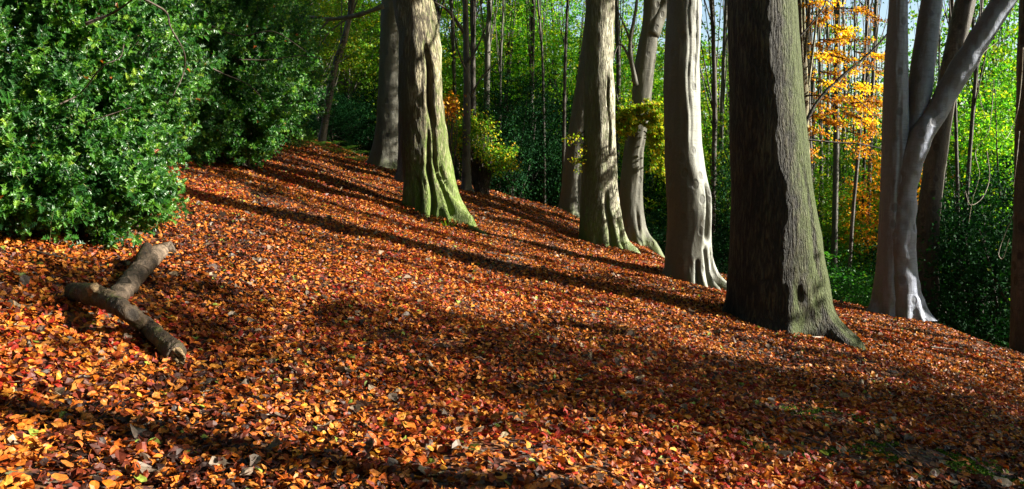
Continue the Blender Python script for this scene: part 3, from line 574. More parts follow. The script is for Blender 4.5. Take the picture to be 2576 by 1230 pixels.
# the young beech behind the oak, bearing the orange sprays
TY = slim_tree('young_beech_tree', [(2030, 700), (2024, 400), (2018, 130), (2014, 0)], 26, 16.5, 'bark_mossy', 'mossy stem beside the upper right edge of the darkest trunk, carrying orange leaf sprays', None, 'orange', 60, rad=1.5, hgt=1.6, n=1200, dz=.6)
mb = MB(); 
for pts, r in [([(2018, 325), (2060, 250), (2120, 190), (2180, 140), (2235, 82), (2290, 0)], .035), ([(2022, 350), (2100, 358), (2160, 362), (2220, 374)], .02), ([(2150, 165), (2200, 168), (2230, 175)], .012), ([(2090, 215), (2130, 230), (2215, 300)], .012), ([(2010, 95), (2040, 60), (2070, 20), (2085, -30)], .022)]:
    add_tube(mb, [at(a, b, 15.9) for a, b in pts], np.linspace(r, r * .45, len(pts)), seg=8, n=30, rough=.3, seed=3)
a, b = MB(), MB()
for k, (p0, p1) in enumerate([((2030, 240), (2100, 250)), ((2040, 260), (2110, 290)), ((2060, 250), (2140, 260)), ((2090, 240), (2180, 270)), ((2100, 270), (2215, 290)), ((2120, 280), (2190, 320)), ((2140, 260), (2220, 260)), ((2020, 70), (2080, 50)), ((2030, 110), (2090, 130)),
    ((2040, 150), (2110, 150)), ((2010, 20), (2060, 10)), ((2060, 300), (2120, 320)), ((2030, 290), (2080, 300)), ((2160, 300), (2215, 345)), ((2150, 130), (2220, 150)), ((2060, 180), (2120, 200)), ((2150, 370), (2220, 395)), ((2130, 330), (2180, 350)), ((2080, 60), (2140, 90)), ((2020, 380), (2060, 400)), ((2100, 20), (2170, 30)), ((2060, 100), (2130, 110)), ((2120, 110), (2190, 100)), ((2140, 20), (2210, 50)), ((2020, 190), (2080, 210)), ((2020, 320), (2070, 340)), ((2170, 240), (2215, 260)), ((2010, 50), (2060, 60)), ((2050, 30), (2110, 40)), ((2170, 150), (2216, 190)), ((2090, 140), (2150, 160)), ((2110, 350), (2160, 380))]):
    spray(a, mb, p0, p1, 300, .062, .38, 16.4 + (k % 5) * .5, 200 + k)
g2 = MB()
for k in range(20):
    x0, y0 = rr.uniform(2015, 2180), rr.uniform(-10, 310); spray(g2, mb, (x0, y0), (x0 + rr.uniform(30, 70), y0 + rr.uniform(-15, 20)), 260, .065, .4, 17 + (k % 4) * .4, 260 + k)
br = mb.build('bough', M['bark_dark'], TY, origin=TY.location); a.build('foliage', M['orange'], br, smooth=False, origin=TY.location); g2.build('yellow_foliage', M['gold'], br, smooth=False, origin=TY.location)

# generic copies: hollies, leafy trees
def proto_tree(name, kind, seed, rad, hgt, n, size, trunk_h, flat, matn='bark_dark', gap=-.05, temps=FAR, clump=22):
    m = MB(); w = MB(); c = np.array([0, 0, trunk_h + hgt * .42]); cc = crown_cloud(m, rad, hgt, n, size, flat, clump, seed, gap=gap, center=c, temps=temps)
    add_tube(w, [(0, 0, -.3), (.05, .02, trunk_h * .6), (-.05, .05, trunk_h + hgt * .3), (0, 0, trunk_h + hgt * .7)], [rad * .055, rad * .045, rad * .03, .01], seg=12, n=26, rough=.15, seed=seed)
    r = random.Random(seed)
    for q in cc[:16]: limbs(w, np.array([0, 0, trunk_h * .7 + r.random() * hgt * .35]), rad * .05, [q], r.random())
    tr = w.build('trunk', M[matn]); cr = m.build('crown', M[kind], smooth=False)
    tr.hide_render = False; return tr, cr
PR = {}
def place(name, key, x, y, s, rot, label, cat, group, make=None, zs=1., sink=0.):
    if key in ('green2', 'yg2'): zs *= .69
    t = thing(name, (x, y, float(gz(x, y)) - sink), label, cat, group); t.rotation_euler = (0, 0, rot); t.scale = (s, s, s * zs)
    if key not in PR: PR[key] = make(); parts = PR[key]
    else:
        parts = []
        for q in PR[key]: c = q.copy(); COL.objects.link(c); parts.append(c)
    for q in parts: q.parent = t
    return t
mk = {
 'holly1': lambda: proto_tree('h', 'holly_shaded', 71, 2.3, 5.2, 15000, .085, .15, .3, gap=-.25),
 'holly2': lambda: proto_tree('h', 'holly_shaded', 72, 2.0, 6.5, 15000, .085, .15, .3, gap=-.3),
 'green1': lambda: proto_tree('g', 'green', 73, 2.8, 5.5, 8000, .11, 2.6, 1.1, 'bark_pole', gap=.06),
 'green2': lambda: proto_tree('g', 'green', 74, 3.0, 11, 13500, .11, 1.8, 1.1, 'bark_dark', gap=.12),
 'yg1': lambda: proto_tree('g', 'yellowgreen', 75, 2.8, 6.5, 8000, .11, 2.6, 1.1, 'bark_pole', gap=.06),
 'yg2': lambda: proto_tree('g', 'yellowgreen', 76, 2.6, 11, 12000, .11, 1.4, 1.1, 'bark_dark', gap=.12),
 'or1': lambda: proto_tree('g', 'orange', 77, 2.4, 4.5, 5500, .11, 3.6, 1.1, 'bark_dark'),
 'bush1': lambda: proto_tree('b', 'bush', 78, 1.5, 2.6, 6500, .08, .1, .8, 'twig'),
}
def row(key, name, cat, group, label, lst):
    for px, Y, s, zs in lst:
        x = (px - 1288) / F * Y; place(name, key, x, Y, s, rr.uniform(0, 6.28), label, cat, group, mk[key], zs)
H_G, G_G = 'dark hollies at the back of the wood', 'leafy trees at the back of the wood'
row('holly1', 'holly_tree', 'holly', H_G, 'dark holly added behind the darkest trunk to shade the leaning beech',
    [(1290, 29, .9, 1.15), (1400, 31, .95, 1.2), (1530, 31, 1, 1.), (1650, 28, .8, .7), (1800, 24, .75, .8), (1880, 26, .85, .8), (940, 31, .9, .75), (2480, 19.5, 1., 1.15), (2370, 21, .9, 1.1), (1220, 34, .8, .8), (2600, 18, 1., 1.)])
row('holly2', 'holly_tree', 'holly', H_G, 'dark holly added behind the darkest trunk to shade the leaning beech',
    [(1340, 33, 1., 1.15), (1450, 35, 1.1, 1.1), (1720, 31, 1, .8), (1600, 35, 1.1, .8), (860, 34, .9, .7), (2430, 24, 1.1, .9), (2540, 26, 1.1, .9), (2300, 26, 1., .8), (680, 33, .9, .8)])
row('green1', 'leafy_tree', 'tree', G_G, 'green-leaved tree at the back of the wood', [(1260, 38, 1., 1.), (1420, 42, 1.1, 1.2), (1330, 46, 1.3, 1.1), (880, 38, 1, 1), (1700, 40, 1.1, 1.1), (2450, 30, 1.1, 1.1), (2380, 36, 1.2, 1.2), (2560, 33, 1.1, 1.2), (2160, 34, .9, 1.), (980, 44, 1.2, 1.1)])
row('green2', 'leafy_tree', 'tree', G_G, 'tall green-leaved tree at the back of the wood', [(1190, 44, 1.2, 1.1), (1500, 48, 1.3, 1.2), (1620, 44, 1.2, 1.1), (2080, 40, 1.1, 1.), (2200, 44, 1.2, 1.1), (2500, 42, 1.3, 1.3), (2330, 40, 1.2, 1.3), (700, 42, 1.1, 1), (1850, 46, 1.2, 1.1)])
row('yg1', 'leafy_tree', 'tree', G_G, 'yellow-green tree at the back of the wood', [(780, 36, 1., 1.), (600, 34, 1.1, 1.), (1560, 38, 1., 1.05), (1800, 36, 1., 1.1), (2060, 30, .9, 1.1), (2140, 46, 1.1, 1.1), (1040, 36, 1, 1), (920, 48, 1.2, 1.1)])
row('yg2', 'leafy_tree', 'tree', G_G, 'low-branched yellow-green tree at the back of the wood', [(1120, 34, .8, .9), (830, 46, 1.1, 1.), (1380, 52, 1.3, 1.1), (1760, 50, 1.2, 1.1), (2040, 52, 1.2, 1.), (2180, 58, 1.4, 1.1), (500, 46, 1.2, 1), (2620, 40, 1.2, 1.2)])
row('or1', 'leafy_tree', 'tree', G_G, 'orange-leaved tree at the back of the wood', [(1190, 38, .6, 1.), (2320, 30, .9, 1.1), (520, 30, .9, 1.)])
row('bush1', 'bush', 'bush', 'green bushes in the bright gap', 'bright green bush low between the darkest trunk and the three-stemmed beech', [(2075, 19, .9, .9), (2150, 18, .7, .8), (2200, 22, 1.1, 1.), (2110, 25, 1.2, 1.2)])
row('green2', 'leafy_tree', 'tree', G_G, 'tall green-leaved tree at the back of the wood', [(1260, 33, 1., 1.35), (1420, 36, 1.1, 1.4), (1350, 40, 1.2, 1.6), (1700, 34, 1., 1.4), (1560, 40, 1.1, 1.5), (2480, 27, 1., 1.4), (2560, 24, .9, 1.4), (940, 35, 1., 1.2), (1080, 38, 1.1, 1.4)])
row('yg2', 'leafy_tree', 'tree', G_G, 'low-branched yellow-green tree at the back of the wood', [(1640, 31, .9, 1.3), (1810, 30, .9, 1.4), (2090, 36, 1.1, 1.2), (2200, 32, 1., 1.1), (720, 36, 1., 1.2), (600, 40, 1.2, 1.2), (820, 38, 1.1, 1.2), (2350, 30, 1., 1.5), (1480, 44, 1.3, 1.5), (1180, 38, 1.1, 1.4)])
row('holly1', 'holly_tree', 'holly', H_G, 'dark holly added behind the darkest trunk to shade the leaning beech', [(760, 29, .8, .6), (600, 24, .9, .9), (840, 30, .8, .55), (690, 21, .6, .7), (480, 22, 1., 1.)])
# trees just outside the frame on the sunny side; their shade falls across the slope
def beyond(x, y, key, s, zs, lab, cat='tree', name='leafy_tree', grp='trees beyond the right edge'): place(name, key, x, y, s, rr.uniform(0, 6), lab, cat, grp, mk[key], zs)
mk['slimtall'] = lambda: proto_tree('g', 'yellowgreen', 81, 3.6, 3.2, 3600, .2, 19., 1.1, 'bark_grey', gap=-.02)
mk['thick'] = lambda: proto_tree('g', 'yellowgreen', 84, 4.6, 5, 8000, .36, 11.5, 1.1, 'bark_grey', gap=-.1)
mk['small'] = lambda: proto_tree('g', 'yellowgreen', 83, 1.25, 1.9, 1100, .14, 9.1, 1.1, 'bark_grey', gap=-.1)
mk['low'] = lambda: proto_tree('g', 'green', 82, 2.2, 5.5, 9000, .15, 1.0, .6, 'bark_grey', gap=-.12)
mk['thin'] = lambda: proto_tree('g', 'green', 85, 1.8, 7.5, 1900, .13, 1.2, .6, 'bark_grey', gap=.05)
beyond(13, 2.0, 'slimtall', .75, 1.33, 'tall tree beyond the right edge of the picture')
beyond(13, 3.95, 'small', 1., 1., 'small-crowned tree beyond the right edge of the picture')
beyond(13, 11.0, 'small', 1.2, 1.05, 'small-crowned tree beyond the right edge of the picture')
beyond(13, 16.6, 'small', 1.1, 1.3, 'small-crowned tree beyond the right edge of the picture')
beyond(13, 9.9, 'small', .8, .95, 'small-crowned tree beyond the right edge of the picture')
beyond(11, 13.6, 'thick', 1.3, 1.15, 'thick tree beyond the right edge of the picture')
for x, y, q, zs in [(13, 3.3, .6, 2.5), (13.3, 5.1, .75, 2.2), (13, 6.9, .76, 1.5), (16, 4.2, .8, 2.1)]: beyond(x, y, 'low', q, zs, 'low leafy tree beyond the right edge of the picture')
beyond(13, 9.0, 'thin', 1., 1., 'thin-crowned tree beyond the right edge of the picture')
for x, y, q in [(15, 7.2, .5), (13, 11.35, .7), (13, 12.15, .5), (14, 14.8, .5), (15, 15.35, .7), (14, 16.5, .45), (13, 18.4, .6), (14, 7.75, .4), (14, 10.4, .6), (15, 11.9, .45), (16, 16.3, .6), (15, 18.9, .7)]: beyond(x, y, 'slimtall', q, 1. / q, 'slender tall tree beyond the right edge of the picture')
beyond(7.2, 23.4, 'holly2', .7, 1.7, 'dark holly added behind the darkest trunk to shade the leaning beech', 'holly', 'holly_tree', H_G)  # added mostly hidden behind the oak to throw shade on the leaning beech
for x, y in [(-13, -3), (-6, -5), (1, -6), (8, -9), (-10, -11), (-2, -13), (6, -16), (-16, 5), (-17, 13), (-16, -8), (14, -14)]: beyond(x, y, 'thick', rr.uniform(.95, 1.2), 1., 'unseen tall tree added behind or left of the camera', grp='unseen trees behind the camera')  # unseen trees added to keep skylight off the trunks
for k in range(15):
    a = math.radians(155 + k * 13); q = 11 + (k % 2) * 4; beyond(q * math.cos(a - .0) * 1.0, 3 + q * math.sin(a) * .95, ['green2', 'holly2', 'yg2'][k % 3], [1.3, 1.6, 1.4][k % 3], 1.15, 'unseen leafy tree added behind or left of the camera', grp='unseen trees behind the camera')  # lower unseen ring added to block skylight near the horizon
for k in range(14): beyond(22 + (k % 3) * 6, -12 + k * 4.2, ['green2', 'yg1', 'yg2'][k % 3], 1.1, .95 + .1 * (k % 3), 'leafy tree down the slope beyond the right edge', grp='trees beyond the right edge')
row('yg2', 'leafy_tree', 'tree', G_G, 'low-branched yellow-green tree at the back of the wood', [(2060, 27, .9, 1.0), (2190, 29, .9, 1.1), (1800, 33, 1., 1.7), (1640, 36, 1.1, 1.6)])
row('green2', 'leafy_tree', 'tree', G_G, 'tall green-leaved tree at the back of the wood', [(2120, 38, 1.2, 1.7), (2400, 31, 1.1, 1.8), (2540, 29, 1.1, 1.8), (1300, 36, 1.1, 1.7), (2470, 38, 1.3, 1.8)])
row('yg1', 'leafy_tree', 'tree', G_G, 'yellow-green tree at the back of the wood', [(640, 25, .7, .9), (730, 24, .6, .95), (880, 31, .8, 1.), (800, 29, .7, .9), (1020, 31, .8, 1.1)])
row('or1', 'leafy_tree', 'tree', G_G, 'orange-leaved tree at the back of the wood', [(2240, 26, .7, 1.3)])
# far wood seen as one mass
mb = MB()
for k in range(26):
    px = -200 + k * 120 + rr.uniform(-40, 40); Y = rr.uniform(62, 85); x = (px - 1288) / F * Y; z = float(gz(x, Y)); h = rr.uniform(19, 27)
    crown_cloud(mb, 6, h, 5200, .36, .8, 20, 300 + k, gap=-.1, center=(x, Y, z + h * .42))
tag(mb.build('far_wood', M['green'], smooth=False), 'far green woodland closing the view behind the trees', 'woodland', None, 'stuff')

# ------------------------------------------------------------------ near hollies (left)
def holly_bush(label, blobs, Y0, n_tw, leaf, matn, seed, lpt=13):
    r = np.random.RandomState(seed); bs = []
    for px, py, Y, rx, rz, ry, wgt in blobs: c = at(px, py, Y); bs.append((c, np.array([rx / F * Y, ry, rz / F * Y]), wgt))
    base = bs[0][0]; t = thing('holly_bush', (base[0], base[1], float(gz(base[0], base[1]))), label, 'holly bush')
    wts = np.array([b[2] for b in bs], float); wts /= wts.sum(); tw = MB(); lf = MB(); S, E = [], []
    while len(S) < n_tw:
        c, rad, _ = bs[r.choice(len(bs), p=wts)]; d = r.normal(0, 1, 3); d /= np.linalg.norm(d); d[1] = -abs(d[1]) if r.rand() < .72 else d[1]
        u = r.uniform(.5, 1.05) if r.rand() < .80 else r.uniform(1., 1.34); p = c + d * rad * u
        if fbm(p[None] * 3.0, seed, 2)[0] < -.17 or p[2] < float(gz(p[0], p[1])) + .08: continue
        dv = d * np.array([1, 1, .5]) + np.array([.15, -.2, .25]) + r.normal(0, .45, 3); dv /= np.linalg.norm(dv); L = r.uniform(.12, .38) * (leaf / .06)
        S.append(p - dv * L * .5); E.append(p + dv * L * .5 + np.array([0, 0, .02]))
    S, E = np.array(S), np.array(E)
    for s, e in zip(S, E): add_tube(tw, [s, (s + e) / 2 + r.normal(0, .012, 3), e], [.0035, .003, .0015], seg=3, cap=False)
    k = np.repeat(np.arange(len(S)), lpt); u = np.tile(np.linspace(.1, 1, lpt), len(S)) + r.normal(0, .02, len(k)); ax = (E - S)[k]; axn = ax / np.linalg.norm(ax, axis=1)[:, None]
    pr = np.cross(axn, np.array([[.3, .2, 1.]])); pr /= np.linalg.norm(pr, axis=1)[:, None]; q = np.cross(axn, pr); ang = np.tile(np.arange(lpt) * 2.4, len(S)) + r.rand(len(k))
    side = pr * np.cos(ang)[:, None] + q * np.sin(ang)[:, None]; dv = side * .9 + axn * .6 + r.normal(0, .2, (len(k), 3)); dv /= np.linalg.norm(dv, axis=1)[:, None]
    pos = S[k] + ax * u[:, None] + dv * leaf * .55; nn = np.array([[.45, -.35, .75]]) + axn * .35 + r.normal(0, .42, (len(k), 3))
    ok = pos[:, 2] > gz(pos[:, 0], pos[:, 1]) + .03
    col = np.clip(np.repeat(r.rand(len(S)), lpt) * .45 + r.rand(len(k)) * .5, 0, .95); col = np.where(r.rand(len(k)) < .003, 1., col)
    put(lf, HOLLY, pos[ok], frames_dir(dv[ok], nn[ok]), (leaf * r.uniform(.75, 1.25, len(k)))[ok], col[ok])
    st = MB(); org = np.array([base[0], base[1] + .5, float(gz(base[0], base[1] + .5)) - .1])
    for j in range(0, len(S), max(1, len(S) // 90)):
        o0 = org + r.normal(0, .25, 3) * np.array([1, 1, 0]); mid = (o0 + S[j]) / 2 + r.normal(0, .12, 3); mid[2] = max(mid[2], float(gz(mid[0], mid[1])) + .15)
        add_tube(st, [o0, mid, S[j]], [.022, .013, .004], seg=6, n=14, rough=.2)
    s_ = st.build('stems', M['twig'], t, origin=t.location); tw.build('twigs', M['twig_green'], t, origin=t.location); lf.build('foliage', M[matn], t, smooth=False, origin=t.location)
    return t
HA = holly_bush('big glossy sunlit holly bush filling the left edge above the fallen log',
    [(70, 330, 7.5, 310, 300, 1.1, 3.6), (40, 60, 7.8, 370, 260, 1.2, 3.2), (290, 130, 8.2, 150, 230, 1., 1.3), (190, 470, 7.0, 185, 145, .8, 1.8), (340, 530, 7.0, 80, 70, .5, .25), (-40, 470, 6.7, 260, 140, .7, 1.1), (410, 340, 8., 60, 70, .4, .04)], 7, 7800, .068, 'holly', 401)
HB = holly_bush('darker holly bush farther up the slope, right of the big glossy one',
    [(560, 210, 14.5, 190, 175, 1.5, 2.4), (430, 120, 14, 150, 190, 1.4, 1.5), (610, 320, 14.5, 125, 75, 1., .8), (690, 170, 16, 110, 150, 1.2, 1.), (470, 300, 13.5, 110, 80, 1., .6), (560, 60, 15, 170, 110, 1.2, 1.), (730, 230, 17, 90, 90, 1., .28), (700, 60, 19, 120, 110, 1.2, .25)], 14, 6500, .07, 'holly', 402)

def dead_branch(par, pts, Y, r):
    P = [at(a, b, Y + .15 * math.sin(k * 2.)) for k, (a, b) in enumerate(pts)]; mb = MB(); add_tube(mb, P, np.linspace(r, r * .4, len(P)), seg=6, n=30, rough=.3, seed=int(pts[0][0]), freq=20)
    mb.build('bare_branch', M['twig'], par, origin=par.location)
for pts, r in [([(150, 262), (199, 237), (262, 163), (300, 147), (312, 110)], .008), ([(349, -10), (414, 27), (430, 71), (463, 131), (461, 185), (436, 240)], .009), ([(215, 60), (283, 33), (345, -10)], .013), ([(60, 330), (150, 322), (240, 300), (330, 270)], .007), ([(40, 500), (110, 440), (130, 400)], .006), ([(180, 390), (190, 440), (230, 480)], .005)]: dead_branch(HA, pts, 6.35, r)
for pts, r in [([(520, 165), (560, 185), (632, 218), (670, 262)], .016), ([(520, 60), (600, 90), (690, 80), (770, 130)], .012), ([(600, 150), (680, 150), (760, 140), (820, 150)], .011)]: dead_branch(HB, pts, 12.9, r)
# arching shrub right of the pole
def shrub(label, px, py, Y, blobs, kind, n, size, seed):
    r = np.random.RandomState(seed); b = at(px, py, Y); b[2] = float(gz(b[0], Y)); t = thing('shrub', tuple(b), label, 'shrub'); st, lf = MB(), MB()
    for cx, cy_, rx, rz, w in blobs:
        c = at(cx, cy_, Y)
        for _ in range(int(n * w)):
            d = r.normal(0, 1, 3); d /= np.linalg.norm(d); e = c + d * np.array([rx / F * Y, .8, rz / F * Y]) * r.uniform(.3, 1)
            m = (b + e) / 2 + np.array([0, 0, .35]) + r.normal(0, .1, 3)
            add_tube(st, [b + r.normal(0, .08, 3) * np.array([1, 1, 0]), m, e], [.014, .009, .003], seg=4, n=10, cap=False)
            k = 26; u = r.uniform(.65, 1.05, k); p = m + (e - m) * u[:, None] + r.normal(0, .09, (k, 3))
            put(lf, FAR, p, frames(r.normal(0, .6, (k, 3)) + np.array([.4, -.4, .8]), r.uniform(0, 6.28, k)), size * r.uniform(.7, 1.2, k), r.rand(k))
    st.build('stems', M['twig'], t, origin=t.location); lf.build('foliage', M[kind], t, smooth=False, origin=t.location); return t
shrub('loose arching shrub with yellow-green leaves at the foot of the slender grey pole', 1210, 470, 21, [(1190, 350, 75, 55, .8), (1250, 400, 65, 50, .9), (1145, 330, 40, 45, .5), (1210, 300, 70, 30, .45)], 'yellowgreen', 70, .075, 501)
shrub('small hazel with yellow leaves beside the upper right edge of the hollow mossy beech', 1130, 420, 19.5, [(1135, 262, 22, 26, 1)], 'orange', 16, .09, 502)

# ferns, grass tuft
def fern(x, y, s, seed):
    r = np.random.RandomState(seed); t = thing('fern', (x, y, float(gz(x, y))), 'green fern on the bank beside the leaf carpet, upper left', 'fern', 'ferns on the bank'); mb = MB()
    for k in range(9):
        a = k * .7 + r.uniform(-.2, .2); L = s * r.uniform(.6, 1)
        for j in range(22):
            u = j / 21; p = np.array([math.cos(a) * L * u, math.sin(a) * L * u, L * (.9 * u - .75 * u * u)]); w = L * .2 * (1 - u) ** .7 * min(1, u * 6)
            for sgn in (-1, 1):
                q = np.array([-math.sin(a) * sgn, math.cos(a) * sgn, -.1]); f = np.array([math.cos(a), math.sin(a), .1]) * L * .02
                V = np.array([p - f, p + f, p + q * w + f * .8, p + q * w * .6 - f]); mb.add(V, np.array([[0, 1, 2, 3]]), r.rand())
    mb.build('fronds', M['fern'], t, smooth=False)
for k, (px, py, Y) in enumerate([(780, 350, 24), (815, 345, 25), (850, 365, 24.5), (885, 375, 25), (800, 330, 27), (840, 340, 27), (872, 352, 27), (760, 335, 25), (905, 395, 23.8), (900, 360, 27), (745, 345, 23)]):
    p = at(px, py, Y); fern(p[0], Y, rr.uniform(.6, 1.), 600 + k)
t = thing('grass_tuft', tuple(on(1128, 572)), 'small bright grass tuft at the foot of the hollow mossy beech', 'grass tuft'); mb = MB()
for k in range(40):
    a, L = rr.uniform(0, 6.28), rr.uniform(.08, .2); d = np.array([math.cos(a), math.sin(a), 0]); b = d * .03 + np.array([rr.uniform(-.1, .1), rr.uniform(-.06, .06), 0]); w = np.array([-d[1], d[0], 0]) * .004
    mb.add(np.array([b - w, b + w, b + d * L * .35 + w + (0, 0, L * .7), b + d * L * .35 - w + (0, 0, L * .7), b + d * L * .8 + (0, 0, L)]), np.array([[0, 1, 2, 3]]), rr.random())
mb.build('tuft', M['green'], t, smooth=False)

# ------------------------------------------------------------------ fallen log, twigs, surface roots
lt = on(239, 780); t = thing('fallen_log', tuple(lt), 'forked dead log with mossy bark lying on the leaves at left', 'log')
a0, a1 = on(186, 770), on(440, 905); far = on(436, 655)
mb = MB()
P = [at(184, 734, a0[1] + .05), at(218, 738, a0[1] - .04), at(262, 750, a0[1] - .14), at(316, 782, a0[1] - .36), at(368, 820, a1[1] + .22), at(408, 856, a1[1] + .04), at(444, 890, a1[1] - .08)]
R = np.array([23, 27, 25, 22, 21, 23, 27]) / F * np.array([p[1] for p in P])
add_tube(mb, P, R, seg=72, n=260, rough=.12, seed=2, freq=26)
mb.build('trunk', M['log'], t, origin=t.location)
mb = MB(); P2 = [at(262, 760, a0[1] + .1), at(300, 742, a0[1] + .35), at(335, 700, a0[1] + .75), at(370, 660, a0[1] + 1.05), at(405, 634, far[1] + .1), at(438, 620, far[1] + .15)]
add_tube(mb, P2, np.array([22, 25, 25, 24, 21, 17]) / F * np.array([p[1] for p in P2]), seg=56, n=200, rough=.10, seed=5, freq=22)
mb.build('branch', M['log_pale'], t, origin=t.location)
mb = MB(); add_tube(mb, [at(350, 685, a0[1] + .85), at(358, 650, a0[1] + 1.), at(372, 618, a0[1] + 1.15)], np.array([20, 18, 13]) / F * 6, seg=20, n=24, rough=.2, seed=8, freq=9); mb.build('branch_stub', M['log'], t, origin=t.location)
mb = MB(); add_tube(mb, [at(236, 745, a0[1] - .08), at(236, 730, a0[1] - .14), at(236, 722, a0[1] - .19)], np.array([16, 15, 10]) / F * 5.3, seg=16, n=12, rough=.5, seed=3, freq=30); mb.build('broken_knot', M['wood'], t, origin=t.location)
mb = MB(); q = random.Random(4)
for k in range(9):
    a = k * .7; c = P[-1] + np.array([math.cos(a) * .03, -.01, math.sin(a) * .03]); d = P[-1] - P[-2]; d = d / np.linalg.norm(d)
    add_tube(mb, [c - d * .06, c + d * q.uniform(.02, .05), c + d * q.uniform(.06, .10) + np.array([0, 0, q.uniform(-.01, .01)])], [.022, .014, .003], seg=6, n=8, rough=.3, seed=k, freq=40)
mb.build('splintered_end', M['wood'], t, origin=t.location)
def twig(pts, r, lab, matn='twig', grp='fallen twigs', forks=1, seed=0):
    P = np.array([on(*p) for p in pts]); P[:, 2] += .03 + r; q = random.Random(seed)
    t = mb = MB(); add_tube(mb, P, np.linspace(r, r * .5, len(P)), seg=7, n=20, rough=.35, seed=seed, freq=15)
    for _ in range(forks):
        i = q.randint(1, len(P) - 1) - 1; s = P[i] * .5 + P[i + 1] * .5; d = P[-1] - P[0]; L = np.linalg.norm(d) * .3; d = d / np.linalg.norm(d)
        e = s + d * L * .7 + np.array([-d[1], d[0], .1]) * L * q.choice([-.6, .6]); add_tube(mb, [s, e], [r * .5, r * .2], seg=5)
    o = mb.build('twig', M[matn], origin=P[0]); o.location = P[0]; tag(o, lab, 'twig', grp)
twig([(70, 640), (130, 655), (200, 668), (275, 685)], .010, 'long dark twig on the leaves behind the fork of the log', forks=2)
twig([(2042, 856), (2080, 857), (2118, 858)], .011, 'pale straight stick beside the root tips of the darkest big trunk', 'twig_pale', forks=0)
twig([(2170, 870), (2230, 876), (2320, 885)], .008, 'long thin stick lying right of the root tip of the darkest trunk', forks=1, seed=2)
twig([(2340, 880), (2400, 886)], .014, 'short thick stick downhill of the three-stemmed beech', forks=0, seed=3)
twig([(1930, 1075), (2000, 1105), (2075, 1135), (2100, 1150)], .006, 'thin curved twig on the shaded leaves below the darkest trunk', forks=1, seed=4)
twig([(2230, 1130), (2280, 1170), (2320, 1200)], .007, 'dark twig beside the mossy surface root, bottom right', forks=1, seed=5)
twig([(1215, 640), (1300, 655), (1350, 662)], .010, 'dark stick downhill of the root tip of the hollow mossy beech', forks=1, seed=6)
twig([(1395, 775), (1460, 790), (1510, 792)], .008, 'dark bent twig in mid carpet between beech and dark trunk', forks=1, seed=7)
twig([(600, 1010), (700, 1018), (760, 1020)], .006, 'thin twig in the bright strip below the log', forks=1, seed=8)
twig([(330, 1095), (420, 1070), (470, 1062)], .004, 'thin pale twig on the dark leaves below the log', 'twig_pale', forks=0, seed=9)
for k in range(26):
    px, py = rr.uniform(500, 2500), rr.uniform(600, 1200); 
    if py < 520 + (px - 500) * .19 + 60: py += 250
    a = rr.uniform(-.5, .5); L = rr.uniform(25, 70)
    twig([(px, py), (px + L * .5, py + L * .5 * a + rr.uniform(-4, 4)), (px + L, py + L * a)], rr.uniform(.003, .007), 'small dead twig scattered on the leaf carpet', rr.choice(['twig', 'twig', 'twig_pale']), 'small scattered twigs', rr.choice([0, 1]), 20 + k)
def surf_root(pts, rad, lab, seed):
    P = np.array([on(*p) for p in pts]); P[:, 2] -= np.array(rad) * .72; mb = MB(); add_tube(mb, P, rad, seg=20, n=70, rough=.4, seed=seed, freq=7)
    o = mb.build('surface_root', M['root'], origin=P[0]); o.location = P[0]; tag(o, lab, 'tree root', 'mossy surface roots')
M['root'] = bark('mossy_root', (.02, .015, .01), (.035, .027, .02), (.07, .055, .04), .05, (.05, .10, .01), 0, 0, bump=.9)
surf_root([(2200, 1110), (2290, 1135), (2390, 1165), (2480, 1192), (2560, 1206), (2640, 1215)], [.03, .045, .05, .06, .06, .06], 'long mossy root breaking through the leaves to the right edge, bottom right', 3)
surf_root([(1930, 1030), (2010, 1045), (2100, 1070), (2200, 1105)], [.03, .05, .05, .02], 'shorter dark root surfacing left of the long mossy one', 4)
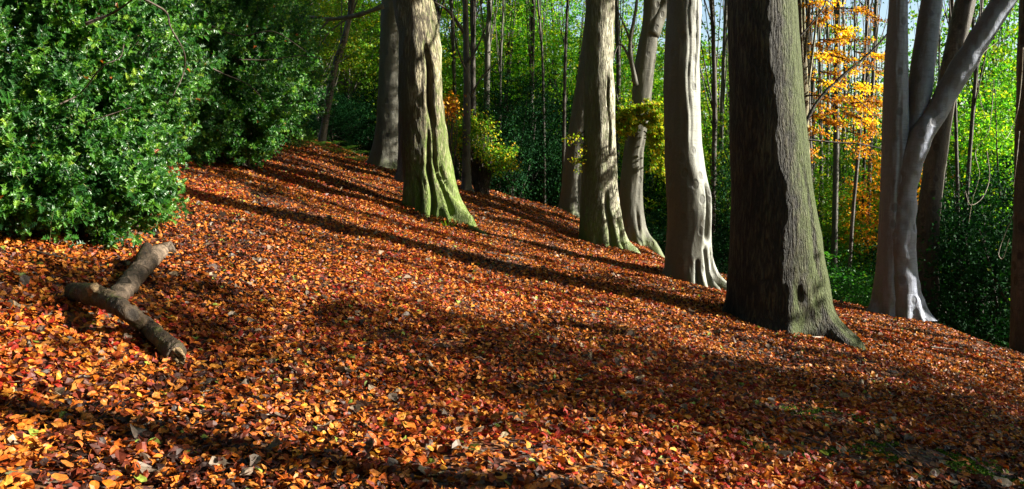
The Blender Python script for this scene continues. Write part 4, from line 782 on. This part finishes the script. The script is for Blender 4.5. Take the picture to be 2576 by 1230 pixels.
surf_root([(2130, 1180), (2230, 1195), (2300, 1222)], [.04, .06, .04], 'low dark root hump at the very bottom, below the long mossy one', 5)
# moss cushions
mb = MB()
for p, a, b in SOILP[:4]:
    n = 2600; x = p[0] + rs.normal(0, a * .45, n); y = p[1] + rs.normal(0, b * .6, n); k = fbm(np.stack([x * 5, y * 5, x * 0], -1), 9, 2) > .05; x, y = x[k], y[k]
    put(mb, FAR, np.stack([x, y, gz(x, y) + .012], -1), frames(rs.normal(0, .7, (len(x), 3)) + np.array([0, 0, 1]), rs.uniform(0, 6.28, len(x))), rs.uniform(.012, .025, len(x)), rs.rand(len(x)))
tag(mb.build('moss', M['moss'], smooth=False), 'green moss on the bare soil patches, bottom right', 'moss', None, 'stuff')

# hanging pale creepers at right
def creeper(pts, Y, lab, seed):
    r = np.random.RandomState(seed); P = [at(a + r.uniform(-3, 3), b, Y + r.uniform(-.15, .15)) for a, b in pts]; mb = MB()
    add_tube(mb, P, np.linspace(.007, .003, len(P)), seg=6, n=60, rough=.3, freq=12)
    o = mb.build('hanging_creeper', M['twig_pale'], origin=P[0]); o.location = P[0]; tag(o, lab, 'creeper', 'pale creepers hanging at the right')
creeper([(2540, 90), (2480, 130), (2462, 180), (2470, 260), (2478, 300), (2440, 315)], 12.6, 'pale creeper hooking left under the right limb of the three-stemmed beech', 1)
creeper([(2574, 120), (2570, 190), (2562, 270), (2548, 320), (2530, 350), (2518, 330)], 12.3, 'pale creeper looping in front of the right edge trunk', 2)
creeper([(2500, 200), (2488, 330), (2452, 380), (2466, 440), (2450, 500), (2440, 560)], 13, 'longest pale creeper hanging down through the hollies', 3)
creeper([(2480, 380), (2486, 450), (2468, 500), (2438, 515), (2430, 480)], 13.2, 'pale creeper curling into a ring over the hollies', 4)
creeper([(2552, 540), (2530, 590), (2512, 640), (2520, 652), (2540, 600)], 12.5, 'low pale creeper bent like a hairpin at the right edge', 5)
creeper([(2562, 330), (2556, 400), (2552, 470)], 12.4, 'short straight creeper against the right edge trunk', 6)
